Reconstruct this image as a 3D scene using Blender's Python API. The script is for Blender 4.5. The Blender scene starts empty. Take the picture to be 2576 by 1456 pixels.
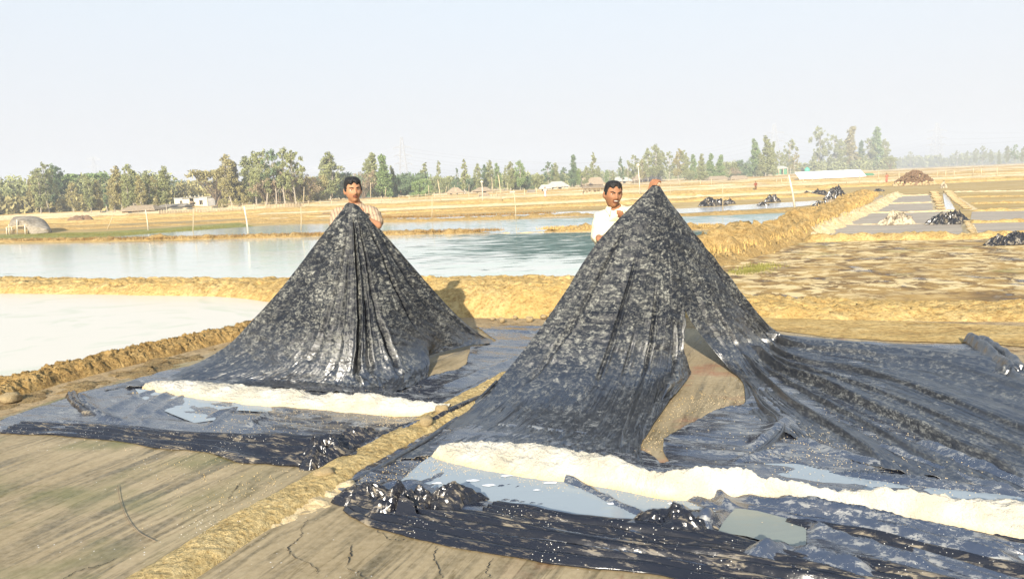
import bpy, math, random
import numpy as np
from mathutils import Vector, Matrix
R = math.radians
rnd = random.Random(7)
SC = bpy.context.scene
COL = SC.collection

# ------------------------------------------------------------ camera
W_, H_ = 2576.0, 1456.0
F_ = 1874.0
CAMZ = 1.57
PITCH = R(8.14); ROLL = R(2.44)
U0 = np.array([0, math.sin(PITCH), math.cos(PITCH)])
FW = np.array([0, math.cos(PITCH), -math.sin(PITCH)])
X0 = np.array([1.0, 0, 0])
RT = math.cos(ROLL) * X0 - math.sin(ROLL) * U0
UP = math.cos(ROLL) * U0 + math.sin(ROLL) * X0
cam_d = bpy.data.cameras.new('camera')
cam = bpy.data.objects.new('camera', cam_d)
COL.objects.link(cam)
cam.matrix_world = Matrix(((RT[0], UP[0], -FW[0], 0), (RT[1], UP[1], -FW[1], 0), (RT[2], UP[2], -FW[2], CAMZ), (0, 0, 0, 1)))
cam_d.sensor_width = 36.0
cam_d.lens = 36.0 * F_ / W_
cam_d.clip_start = 0.05
cam_d.clip_end = 6000
SC.camera = cam

# ------------------------------------------------------------ sky, sun, exposure
SUN_EL, SUN_AZ = R(23), R(12)        # the sun stands behind the camera, a little to the left
world = bpy.data.worlds.new('World'); SC.world = world
world.use_nodes = True
wn = world.node_tree; wn.nodes.clear()
sky = wn.nodes.new('ShaderNodeTexSky'); sky.sky_type = 'NISHITA'; sky.sun_disc = False
sky.sun_elevation = SUN_EL; sky.sun_rotation = R(180) + SUN_AZ
sky.air_density = 1.0; sky.dust_density = 4.0; sky.ozone_density = 1.0
s1 = wn.nodes.new('ShaderNodeMixRGB'); s1.blend_type = 'MULTIPLY'; s1.inputs[0].default_value = 1
wn.links.new(sky.outputs[0], s1.inputs[1]); s1.inputs[2].default_value = (0.11, 0.11, 0.11, 1)
tc = wn.nodes.new('ShaderNodeTexCoord'); sp = wn.nodes.new('ShaderNodeSeparateXYZ')
wn.links.new(tc.outputs['Generated'], sp.inputs[0])
cr = wn.nodes.new('ShaderNodeValToRGB')
cr.color_ramp.elements[0].position = 0.0; cr.color_ramp.elements[0].color = (0.412, 0.405, 0.418, 1)
cr.color_ramp.elements[1].position = 0.75; cr.color_ramp.elements[1].color = (0.24, 0.34, 0.50, 1)
e = cr.color_ramp.elements.new(0.10); e.color = (0.405, 0.412, 0.438, 1)
e = cr.color_ramp.elements.new(0.28); e.color = (0.390, 0.442, 0.485, 1)
wn.links.new(sp.outputs['Z'], cr.inputs[0])
wx = wn.nodes.new('ShaderNodeTexNoise'); wx.inputs['Scale'].default_value = 2.2; wx.inputs['Detail'].default_value = 3
wn.links.new(tc.outputs['Generated'], wx.inputs['Vector'])
mxn = wn.nodes.new('ShaderNodeMixRGB'); mxn.blend_type = 'MIX'
mrn = wn.nodes.new('ShaderNodeMapRange'); mrn.inputs[1].default_value = 0.35; mrn.inputs[2].default_value = 0.75; mrn.inputs[3].default_value = 0.0; mrn.inputs[4].default_value = 0.10
wn.links.new(wx.outputs[0], mrn.inputs[0]); wn.links.new(mrn.outputs[0], mxn.inputs[0])
wn.links.new(cr.outputs[0], mxn.inputs[1]); mxn.inputs[2].default_value = (0.45, 0.44, 0.45, 1)
s2 = wn.nodes.new('ShaderNodeMixRGB'); s2.inputs[0].default_value = 0.85
wn.links.new(s1.outputs[0], s2.inputs[1]); wn.links.new(mxn.outputs[0], s2.inputs[2])
bg = wn.nodes.new('ShaderNodeBackground'); wo = wn.nodes.new('ShaderNodeOutputWorld')
wn.links.new(s2.outputs[0], bg.inputs[0]); wn.links.new(bg.outputs[0], wo.inputs[0])
bg.inputs[1].default_value = 1.0

sun_d = bpy.data.lights.new('sun', 'SUN'); sun_d.energy = 5.0; sun_d.angle = R(0.6); sun_d.color = (1.0, 0.915, 0.78)
sun = bpy.data.objects.new('sun', sun_d); COL.objects.link(sun)
sdir = Vector((-math.sin(SUN_AZ) * math.cos(SUN_EL), -math.cos(SUN_AZ) * math.cos(SUN_EL), math.sin(SUN_EL)))
sun.rotation_euler = sdir.to_track_quat('Z', 'Y').to_euler()
SC.view_settings.view_transform = 'Standard'; SC.view_settings.look = 'None'
SC.view_settings.exposure = 1.05; SC.view_settings.gamma = 1; SC.view_settings.use_curve_mapping = False
SC.render.resolution_x = 1024; SC.render.resolution_y = 578

# ------------------------------------------------------------ pixels of the photograph (2576 wide) to places in the world
def ray(px, py):
    return FW * F_ + RT * (px - W_ / 2) - UP * (py - H_ / 2)
def G(px, py, z=0.0):
    d = ray(px, py); t = (z - CAMZ) / d[2]
    return np.array([d[0] * t, d[1] * t, z])
def P(px, py, Y):
    d = ray(px, py); t = Y / d[1]
    return np.array([d[0] * t, Y, CAMZ + d[2] * t])
def PG(p, z=0.012):
    if len(p) == 3 and p[2] != 'g':
        q = P(*p)
        if q[2] >= z: return q
    return G(p[0], p[1], z)
def Ybase(px, py):
    return G(px, py)[1]
def X_at(px, Y, z=0.0):
    """world x for image column px at depth Y and height z"""
    a, b = 200.0, 1400.0
    for _ in range(40):
        m = (a + b) / 2
        if P(px, m, Y)[2] > z: a = m
        else: b = m
    return P(px, a, Y)[0]

# ------------------------------------------------------------ noise
def _h(ix, iy, s):
    n = (ix.astype(np.int64) * 374761393 + iy.astype(np.int64) * 668265263 + s * 1442695041) & 0xffffffff
    n = ((n ^ (n >> 13)) * 1274126177) & 0xffffffff
    n = ((n ^ (n >> 15)) * 2246822519) & 0xffffffff
    return ((n ^ (n >> 16)) & 0xffffff) / float(0xffffff)
def noise(x, y, s=0):
    x = np.asarray(x, float); y = np.asarray(y, float)
    ix = np.floor(x); iy = np.floor(y); fx = x - ix; fy = y - iy
    u = fx * fx * fx * (fx * (fx * 6 - 15) + 10); v = fy * fy * fy * (fy * (fy * 6 - 15) + 10)
    def g(dx, dy):
        a = _h(ix + dx, iy + dy, s) * 6.28318
        return np.cos(a) * (fx - dx) + np.sin(a) * (fy - dy)
    n0 = g(0, 0) * (1 - u) + g(1, 0) * u; n1 = g(0, 1) * (1 - u) + g(1, 1) * u
    return (n0 * (1 - v) + n1 * v) * 1.5
def fbm(x, y, s=0, o=4, g=0.5):
    a = 1; t = 0; f = 1
    for i in range(o):
        t = t + a * noise(x * f, y * f, s + i * 17); a *= g; f *= 2.03
    return t
def tri(x):
    return np.abs(x - np.floor(x) - 0.5) * 2
def crumple(x, y, s=0, n=7, base=2.0):
    """sharp creased facets: folded plane waves, warped"""
    r = random.Random(s); t = 0; tot = 0
    wx = x + 0.25 / base * noise(x * base, y * base, s + 5); wy = y + 0.25 / base * noise(x * base, y * base, s + 6)
    for i in range(n):
        a = r.random() * 6.283; f = base * (1.0 + 1.3 * r.random()) * (1.35 ** (i * 0.6)); am = 1.0 / (1 + 0.55 * i)
        t = t + am * tri((math.cos(a) * wx + math.sin(a) * wy) * f + r.random()); tot += am
    return t / tot
def ridged(x, y, s=0, o=3):
    a = 1; t = 0; f = 1; tot = 0
    for i in range(o):
        t = t + a * (1 - np.abs(noise(x * f, y * f, s + i * 31)) * 2); tot += a; a *= 0.5; f *= 2.1
    return t / tot
def dist_line(x, y, pts):
    """distance to a polyline and the parameter along it (0..1)"""
    pts = np.asarray(pts)[:, :2]; best = np.full(x.shape, 1e9); tt = np.zeros(x.shape); sg = np.zeros(x.shape)
    seg = np.hypot(*(pts[1:] - pts[:-1]).T); cum = np.concatenate([[0], np.cumsum(seg)]); L = cum[-1]
    for i in range(len(pts) - 1):
        a = pts[i]; d = pts[i + 1] - a; l2 = d @ d + 1e-12
        t = np.clip(((x - a[0]) * d[0] + (y - a[1]) * d[1]) / l2, 0, 1)
        dx = x - a[0] - t * d[0]; dy = y - a[1] - t * d[1]; q = np.hypot(dx, dy); m = q < best
        best = np.where(m, q, best); tt = np.where(m, (cum[i] + t * seg[i]) / L, tt); sg = np.where(m, np.sign(d[0] * dy - d[1] * dx), sg)
    return best, tt, sg
def sstep(a, b, x):
    t = np.clip((x - a) / (b - a), 0, 1); return t * t * (3 - 2 * t)

# ------------------------------------------------------------ objects
def put(name, me, mat=None, parent=None, smooth=True, loc=None):
    o = bpy.data.objects.new(name, me); COL.objects.link(o)
    if mat is not None and len(me.materials) == 0: me.materials.append(mat)
    if smooth and len(me.polygons): me.polygons.foreach_set('use_smooth', [True] * len(me.polygons))
    if parent is not None: o.parent = parent
    if loc is not None: o.location = loc
    return o
def mesh(name, v, f, mat=None, parent=None, smooth=True, loc=None):
    me = bpy.data.meshes.new(name)
    me.from_pydata([tuple(map(float, p)) for p in v], [], [tuple(int(i) for i in q) for q in f]); me.update()
    return put(name, me, mat, parent, smooth, loc)
def quads_mesh(name, v, q):
    """fast mesh from numpy verts and an (n,4) or (n,3) index array"""
    me = bpy.data.meshes.new(name); v = np.asarray(v, np.float32); q = np.asarray(q, np.int32); k = q.shape[1]
    me.vertices.add(len(v)); me.vertices.foreach_set('co', v.ravel())
    me.loops.add(q.size); me.loops.foreach_set('vertex_index', q.ravel())
    me.polygons.add(len(q)); me.polygons.foreach_set('loop_start', np.arange(0, q.size, k, dtype=np.int32))
    me.update(calc_edges=True); me.validate()
    return me
def grid_faces(nu, nv, closed=False):
    i, j = np.meshgrid(np.arange(nu if closed else nu - 1), np.arange(nv - 1), indexing='ij')
    a = i * nv + j; b = ((i + 1) % nu) * nv + j
    return np.stack([a, b, b + 1, a + 1], -1).reshape(-1, 4)
def tag(o, label=None, cat=None, group=None, kind=None):
    if label: o['label'] = label
    if cat: o['category'] = cat
    if group: o['group'] = group
    if kind: o['kind'] = kind
    return o
def empty(name, loc, label=None, cat=None, group=None, rz=0):
    o = bpy.data.objects.new(name, None); COL.objects.link(o); o.location = tuple(map(float, loc)); o.rotation_euler = (0, 0, rz)
    o.empty_display_size = 0.1
    return tag(o, label, cat, group)
def add_uv(me, u, v):
    uv = me.uv_layers.new(name='UVMap'); idx = np.empty(len(me.loops), np.int32); me.loops.foreach_get('vertex_index', idx)
    d = np.stack([u[idx], v[idx]], -1).astype(np.float32); uv.data.foreach_set('uv', d.ravel())
class MB:
    """gathers simple closed shapes in one mesh"""
    def __init__(s): s.v = []; s.f = []
    def add(s, v, f):
        n = len(s.v); s.v += [tuple(map(float, p)) for p in v]; s.f += [tuple(int(i) + n for i in q) for q in f]; return s
    def box(s, c, d, rz=0, rx=0, ry=0, taper=1.0):
        M = Matrix.Rotation(rz, 3, 'Z') @ Matrix.Rotation(ry, 3, 'Y') @ Matrix.Rotation(rx, 3, 'X'); vs = []
        for z in (-.5, .5):
            k = taper if z > 0 else 1
            for x, y in ((-.5, -.5), (.5, -.5), (.5, .5), (-.5, .5)):
                vs.append(Vector(c) + M @ Vector((x * d[0] * k, y * d[1] * k, z * d[2])))
        return s.add(vs, [(3, 2, 1, 0), (4, 5, 6, 7), (0, 1, 5, 4), (1, 2, 6, 5), (2, 3, 7, 6), (3, 0, 4, 7)])
    def tube(s, pts, rad, n=6, caps=True, flat=1.0):
        pts = [Vector(p) for p in pts]; m = len(pts); rad = rad if hasattr(rad, '__len__') else [rad] * m
        vs = []; ref = Vector((0, 0, 1)); d0 = (pts[-1] - pts[0])
        if abs(d0.normalized().z) > 0.9: ref = Vector((1, 0, 0))
        for i, p in enumerate(pts):
            d = (pts[min(i + 1, m - 1)] - pts[max(i - 1, 0)]).normalized(); a = d.cross(ref).normalized(); b = a.cross(d)
            for k in range(n):
                t = 6.28318 * k / n; vs.append(p + a * math.cos(t) * rad[i] + b * math.sin(t) * rad[i] * flat)
        fs = [(i * n + k, i * n + (k + 1) % n, (i + 1) * n + (k + 1) % n, (i + 1) * n + k) for i in range(m - 1) for k in range(n)]
        if caps: fs += [tuple(reversed(range(n))), tuple(range((m - 1) * n, m * n))]
        return s.add(vs, fs)
    def blob(s, c, r, nu=10, nv=7, seed=0, amp=0.0, rot=0.0):
        rr = random.Random(seed); c = Vector(c); vs = []; M = Matrix.Rotation(rot, 3, 'Z')
        for j in range(1, nv):
            ph = math.pi * j / nv
            for i in range(nu):
                t = 6.28318 * i / nu; k = 1 + amp * (rr.random() - .5)
                vs.append(c + M @ Vector((math.cos(t) * math.sin(ph) * r[0] * k, math.sin(t) * math.sin(ph) * r[1] * k, math.cos(ph) * r[2] * k)))
        top = len(vs); vs.append(c + Vector((0, 0, r[2]))); vs.append(c - Vector((0, 0, r[2])))
        fs = [(j * nu + i, (j + 1) * nu + i, (j + 1) * nu + (i + 1) % nu, j * nu + (i + 1) % nu) for j in range(nv - 2) for i in range(nu)]
        fs += [(top, i, (i + 1) % nu) for i in range(nu)] + [(top + 1, (nv - 2) * nu + (i + 1) % nu, (nv - 2) * nu + i) for i in range(nu)]
        return s.add(vs, fs)
    def build(s, name, mat, parent=None, smooth=True, loc=None):
        return mesh(name, s.v, s.f, mat, parent, smooth, loc)

# ------------------------------------------------------------ materials
class NT:
    def __init__(s, name):
        s.m = bpy.data.materials.new(name); s.m.use_nodes = True; s.t = s.m.node_tree; s.t.nodes.clear()
        s.out = s.n('ShaderNodeOutputMaterial'); s.p = s.n('ShaderNodeBsdfPrincipled'); s.l(s.p.outputs[0], s.out.inputs[0])
        s.tc = s.n('ShaderNodeTexCoord')
    def n(s, k): return s.t.nodes.new(k)
    def l(s, a, b): s.t.links.new(a, b)
    def inp(s, sock, v):
        if isinstance(v, (int, float, tuple, list)): sock.default_value = tuple(v) + ((1,) if len(v) == 3 and len(sock.default_value) == 4 else ()) if isinstance(v, (tuple, list)) else v
        else: s.l(v, sock)
    def co(s, scale=(1, 1, 1), rz=0, which='Object', warp=None):
        mp = s.n('ShaderNodeMapping'); mp.inputs['Scale'].default_value = scale; mp.inputs['Rotation'].default_value = (0, 0, rz)
        s.l(s.tc.outputs[which], mp.inputs[0]); v = mp.outputs[0]
        if which == 'UV' or rz == 0: pass
        return v
    def rotco(s, rz, scale, which='Object'):
        """rotate first, then scale (streaks along a direction)"""
        m1 = s.n('ShaderNodeMapping'); m1.inputs['Rotation'].default_value = (0, 0, rz); s.l(s.tc.outputs[which], m1.inputs[0])
        m2 = s.n('ShaderNodeMapping'); m2.inputs['Scale'].default_value = scale; s.l(m1.outputs[0], m2.inputs[0]); return m2.outputs[0]
    def noise(s, co, scale, detail=4, rough=0.55, dist=0.0):
        q = s.n('ShaderNodeTexNoise'); s.l(co, q.inputs['Vector']); q.inputs['Scale'].default_value = scale
        q.inputs['Detail'].default_value = detail; q.inputs['Roughness'].default_value = rough; q.inputs['Distortion'].default_value = dist; return q.outputs[0]
    def vor(s, co, scale, feat='F1', rand=1.0):
        q = s.n('ShaderNodeTexVoronoi'); q.feature = feat; s.l(co, q.inputs['Vector']); q.inputs['Scale'].default_value = scale; q.inputs['Randomness'].default_value = rand
        return q.outputs[0]
    def ramp(s, v, stops, interp='LINEAR'):
        q = s.n('ShaderNodeValToRGB'); s.l(v, q.inputs[0]); q.color_ramp.interpolation = interp; els = q.color_ramp.elements
        els[0].position = stops[0][0]; els[0].color = s.c(stops[0][1]); els[1].position = stops[-1][0]; els[1].color = s.c(stops[-1][1])
        for p, c in stops[1:-1]:
            e = els.new(p); e.color = s.c(c)
        return q.outputs[0]
    @staticmethod
    def c(v): return (v, v, v, 1) if isinstance(v, (int, float)) else (tuple(v) + (1,) if len(v) == 3 else v)
    def mix(s, f, a, b, mode='MIX'):
        q = s.n('ShaderNodeMixRGB'); q.blend_type = mode
        s.inp(q.inputs[0], f)
        for k, v in ((1, a), (2, b)):
            if isinstance(v, (int, float, tuple, list)): q.inputs[k].default_value = s.c(v)
            else: s.l(v, q.inputs[k])
        return q.outputs[0]
    def math(s, op, a, b=0.0, c=0.0):
        q = s.n('ShaderNodeMath'); q.operation = op; s.inp(q.inputs[0], a); s.inp(q.inputs[1], b); s.inp(q.inputs[2], c); return q.outputs[0]
    def mr(s, v, a, b, c, d):
        q = s.n('ShaderNodeMapRange'); s.l(v, q.inputs[0])
        for i, x in enumerate((a, b, c, d)): q.inputs[i + 1].default_value = x
        return q.outputs[0]
    def bump(s, h, strength=0.3, dist=0.02, prev=None):
        q = s.n('ShaderNodeBump'); s.l(h, q.inputs['Height']); q.inputs['Strength'].default_value = strength; q.inputs['Distance'].default_value = dist
        if prev is not None: s.l(prev, q.inputs['Normal'])
        return q.outputs[0]
    def fin(s, col=None, rough=None, normal=None, spec=None, **kw):
        if col is not None: s.inp(s.p.inputs['Base Color'], s.c(col) if isinstance(col, (tuple, list)) else col)
        if rough is not None: s.inp(s.p.inputs['Roughness'], rough)
        if normal is not None: s.l(normal, s.p.inputs['Normal'])
        if spec is not None: s.inp(s.p.inputs['Specular IOR Level'], spec)
        for k, v in kw.items(): s.inp(s.p.inputs[k.replace('_', ' ')], v)
        return s.m

def m_earth(name, a, b, c, sc=3.0, bump=0.5, streak=None, rough=0.95, dist=0.03):
    n = NT(name); co = n.co(); f = n.noise(co, sc, 8, 0.62); g = n.noise(co, sc * 6.3, 6, 0.7); h = n.noise(co, sc * 0.27, 3)
    col = n.ramp(f, [(0.32, a), (0.47, b), (0.66, c)])
    col = n.mix(n.mr(g, 0.34, 0.58, 0, 1), n.mix(0.72, col, a, 'MULTIPLY'), col)
    col = n.mix(n.mr(g, 0.3, 0.75, 0.0, 0.6), col, c)
    col = n.mix(n.mr(h, 0.3, 0.7, 0.0, 0.5), col, b)
    nm = n.bump(g, bump, dist); nm = n.bump(f, bump, dist * 2.5, nm)
    return n.fin(col, rough, nm, 0.2)
M = {}
# colour is albedo (linear)
M['bank'] = m_earth('dry_yellow_earth', (0.26, 0.145, 0.04), (0.47, 0.31, 0.10), (0.64, 0.48, 0.22), 3.4, 1.0)
M['bank_pale'] = m_earth('pale_dry_earth', (0.42, 0.30, 0.14), (0.56, 0.43, 0.23), (0.70, 0.59, 0.38), 3.5, 0.6)
M['bank_dark'] = m_earth('damp_dug_earth', (0.13, 0.07, 0.022), (0.36, 0.225, 0.075), (0.54, 0.38, 0.16), 6.0, 1.0)
M['bank_grass'] = m_earth('straw_covered_earth', (0.22, 0.12, 0.03), (0.42, 0.27, 0.09), (0.60, 0.44, 0.20), 9.0, 1.0)
M['clod'] = m_earth('dry_clod', (0.40, 0.28, 0.12), (0.52, 0.39, 0.20), (0.66, 0.54, 0.33), 12.0, 0.6)
M['clod_brown'] = m_earth('brown_clod', (0.10, 0.055, 0.03), (0.20, 0.12, 0.07), (0.36, 0.25, 0.15), 5.0, 0.8)

def m_bed():
    n = NT('raked_clay_bed'); ang = -BED_ANG
    st = n.rotco(ang, (0.75, 8, 1)); st2 = n.rotco(ang, (1.8, 20.0, 1)); st3 = n.rotco(ang, (6, 40.0, 1)); c3_ = n.noise(st3, 1.0, 4, 0.65, 0.3); co = n.co()
    a = n.noise(st, 1.0, 6, 0.66, 1.1); b = n.noise(st2, 1.0, 5, 0.66, 1.2); big = n.noise(co, 0.7, 4, 0.6); fine = n.noise(co, 30, 6, 0.65)
    base = n.ramp(big, [(0.3, (0.20, 0.15, 0.075)), (0.5, (0.285, 0.22, 0.122)), (0.7, (0.37, 0.29, 0.17))])
    # wet green brown drag streaks, only in patches
    patch = n.mr(n.noise(co, 0.95, 4, 0.6), 0.38, 0.55, 0.2, 1)
    k = n.math('MULTIPLY', n.mr(a, 0.47, 0.60, 0, 1), patch)
    k2 = n.math('MULTIPLY', n.mr(b, 0.53, 0.64, 0, 0.8), n.mr(n.noise(co, 1.3, 4), 0.40, 0.55, 0.12, 1))
    base = n.mix(n.math('MULTIPLY', k, 0.88), base, (0.060, 0.046, 0.015)); base = n.mix(k2, base, (0.095, 0.068, 0.025))
    pm_ = n.mr(n.noise(co, 1.6, 4, .6, .6), 0.42, 0.60, 0, 1); base = n.mix(n.math('MULTIPLY', n.mr(c3_, 0.54, 0.68, 0, 0.4), pm_), base, (0.12, 0.085, 0.035)); base = n.mix(n.mr(fine, 0.35, 0.7, 0, 0.35), base, (0.50, 0.40, 0.25))
    # hairline cracks
    cr_ = n.vor(n.rotco(0.6, (1, 1.3, 1)), 1.4, 'DISTANCE_TO_EDGE'); wob = n.noise(co, 5, 4); cm = n.math('MULTIPLY', n.mr(cr_, 0.0, 0.012, 1, 0), n.mr(wob, 0.48, 0.56, 0, 1))
    pass
    # reddish stain to the right and algae
    red = n.math('MULTIPLY', n.mr(n.noise(co, 2.2, 5), 0.55, 0.68, 0, 0.55), 1.0)
    sx = n.n('ShaderNodeSeparateXYZ'); n.l(n.tc.outputs['Object'], sx.inputs[0]); gx = n.mr(sx.outputs[0], -0.2, 0.3, 0, 1)
    base = n.mix(n.math('MULTIPLY', red, gx), base, (0.26, 0.07, 0.035))
    al = n.math('MULTIPLY', n.mr(n.noise(co, 1.7, 5), 0.48, 0.66, 0, 0.6), n.mr(sx.outputs[0], -1.0, -2.0, 0, 1))
    base = n.mix(al, base, (0.08, 0.10, 0.025))
    salt = n.math('MULTIPLY', n.mr(n.vor(co, 26), 0.10, 0.06, 0, 1), n.mr(n.noise(co, 2.0, 3), 0.5, 0.6, 0, 1))
    base = n.mix(salt, base, (0.75, 0.72, 0.66))
    rough = n.mr(k, 0, 1, 0.8, 0.42)
    nm = n.bump(a, 0.35, 0.015); nm = n.bump(fine, 0.3, 0.006, nm); nm = n.bump(big, 0.3, 0.05, nm)
    return n.fin(base, rough, nm, 0.35)

def m_field():
    """far salt fields: pale crust, ochre stubble and damp mud in long bands"""
    n = NT('far_field'); co = n.co((0.035, 0.42, 1)); co2 = n.co((0.25, 1.6, 1)); c3 = n.co()
    a = n.noise(co, 1.0, 5, 0.6, 0.3); b = n.noise(co2, 1.0, 5, 0.65); f = n.noise(c3, 4, 5, 0.7)
    col = n.ramp(a, [(0.33, (0.27, 0.22, 0.13)), (0.42, (0.36, 0.26, 0.10)), (0.5, (0.50, 0.38, 0.18)), (0.58, (0.38, 0.25, 0.07)), (0.66, (0.56, 0.45, 0.26))])
    col = n.mix(n.mr(b, 0.45, 0.68, 0, 0.7), col, (0.30, 0.19, 0.06)); col = n.mix(n.mr(b, 0.44, 0.28, 0, 0.6), col, (0.66, 0.57, 0.40))
    col = n.mix(n.mr(f, 0.4, 0.7, 0, 0.35), col, (0.22, 0.14, 0.05))
    return n.fin(col, 0.9, n.bump(f, 0.5, 0.05), 0.2)

def m_mudfield():
    n = NT('wet_brown_mud_field'); co = n.co((1.3, 1.2, 1)); c3 = n.co()
    a = n.noise(co, 1.2, 7, 0.66, 0.5); b = n.noise(co, 2.6, 7, 0.72, 0.3); big = n.noise(n.co((0.3, 0.9, 1)), 1.0, 3)
    col = n.ramp(a, [(0.36, (0.055, 0.030, 0.008)), (0.46, (0.17, 0.095, 0.022)), (0.56, (0.33, 0.20, 0.05)), (0.7, (0.45, 0.29, 0.09))])
    crust = n.math('MULTIPLY', n.mr(b, 0.49, 0.53, 0, 1), n.mr(big, 0.36, 0.52, 0.1, 1.0))
    col = n.mix(n.math('MULTIPLY', crust, .9), col, (0.66, 0.50, 0.24))
    gr = n.mr(n.noise(c3, 0.9, 5, 0.6), 0.60, 0.68, 0, 0.6); col = n.mix(gr, col, (0.22, 0.19, 0.04))
    wet = n.mr(a, 0.42, 0.36, 0, 1)
    nm = n.bump(b, 0.7, 0.03); nm = n.bump(a, 0.5, 0.05, nm)
    return n.fin(col, n.mr(wet, 0, 1, 0.85, 0.12), nm, 0.5)

def m_bed_grey():
    n = NT('grey_drying_bed'); co = n.co((0.4, 3, 1)); a = n.noise(co, 1, 5, 0.6); f = n.noise(n.co(), 9, 5)
    col = n.ramp(a, [(0.3, (0.25, 0.205, 0.155)), (0.5, (0.34, 0.285, 0.215)), (0.7, (0.45, 0.38, 0.27))])
    return n.fin(n.mix(n.mr(f, 0.4, 0.7, 0, 0.3), col, (0.2, 0.15, 0.09)), 0.7, n.bump(f, 0.3, 0.02), 0.4)

def m_water(name, col, rough=0.04, bump=0.05, patches=None, scale=(1, 4, 1), wave=3.0, alb2=None):
    n = NT(name); co = n.co(scale); w = n.noise(co, wave, 4, 0.55); w2 = n.noise(co, wave * 7, 3, 0.5)
    c = col
    r = rough
    if alb2 is not None:
        big = n.noise(n.co((scale[0] * 0.25, scale[1] * 0.25, 1)), 1.2, 5, 0.6, 0.8); c = n.ramp(big, [(0.35, col), (0.65, alb2)])
    if patches is not None:
        pc, lo, hi, sx0, sx1, sy0, sy1 = patches
        q = n.n('ShaderNodeSeparateXYZ'); n.l(n.tc.outputs['Object'], q.inputs[0])
        msk = n.math('MULTIPLY', n.mr(q.outputs[0], sx0, sx1, 0, 1), n.mr(q.outputs[1], sy0, sy1, 0, 1))
        pa = n.noise(n.co((0.5, 2.0, 1)), 2.0, 8, 0.7, 0.4)
        pm = n.mr(n.math('ADD', pa, n.math('MULTIPLY', msk, 0.22)), lo, hi, 0, 1)
        c = n.mix(pm, c, pc); r = n.mr(pm, 0, 1, rough, 0.55)
        fl = n.mr(n.noise(n.co((1.2, 5, 1)), 3.0, 6, 0.75), 0.52, 0.6, 0, 1); c = n.mix(n.math('MULTIPLY', n.math('MULTIPLY', fl, pm), 0.55), c, (0.22, 0.33, 0.28))
    nm = n.bump(w, bump, 0.05); nm = n.bump(w2, bump * 0.5, 0.01, nm)
    return n.fin(c, r, nm, 0.5, IOR=1.33)

def m_milk():
    n = NT('milky_brine'); co = n.co((1, 1.2, 1)); wv = n.noise(co, 0.22, 2, 0.5, 4.5); st = n.mr(n.noise(co, 0.5, 1, 0.5, 2.0), 0.47, 0.6, 0, 0.5)
    w1 = n.math('ABSOLUTE', n.math('SUBTRACT', wv, 0.5)); line = n.math('MULTIPLY', n.mr(w1, 0.0, 0.06, 1, 0), st)
    col = n.mix(line, (0.60, 0.555, 0.455), (0.42, 0.47, 0.33))
    return n.fin(col, 0.22, n.bump(n.noise(n.co((1, 3, 1)), 2.0, 3), 0.05, 0.02), 0.3, IOR=1.33)

def m_salt(name='white_salt', warm=0.0):
    n = NT(name); co = n.co(); f = n.noise(co, 42, 4, 0.7); g = n.noise(co, 5, 4); v = n.vor(co, 60)
    col = n.ramp(g, [(0.3, (0.39, 0.355, 0.27)), (0.5, (0.475, 0.44, 0.36)), (0.75, (0.55, 0.525, 0.455))])
    q = n.n('ShaderNodeSeparateXYZ'); n.l(n.tc.outputs['Object'], q.inputs[0])
    st = n.math('MULTIPLY', n.mr(q.outputs[2], 0.055, 0.008, 0, 1), n.mr(g, 0.35, 0.6, 0.25, 1.0)); col = n.mix(st, col, (0.62, 0.42, 0.15))
    nm = n.bump(f, 0.8, 0.014); nm = n.bump(n.noise(co, 110, 3, .7), 0.8, 0.007, nm); nm = n.bump(n.noise(co, 13, 4, .6), 0.5, 0.025, nm)
    return n.fin(col, 0.8, nm, 0.4, Subsurface_Weight=0.0)

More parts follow.
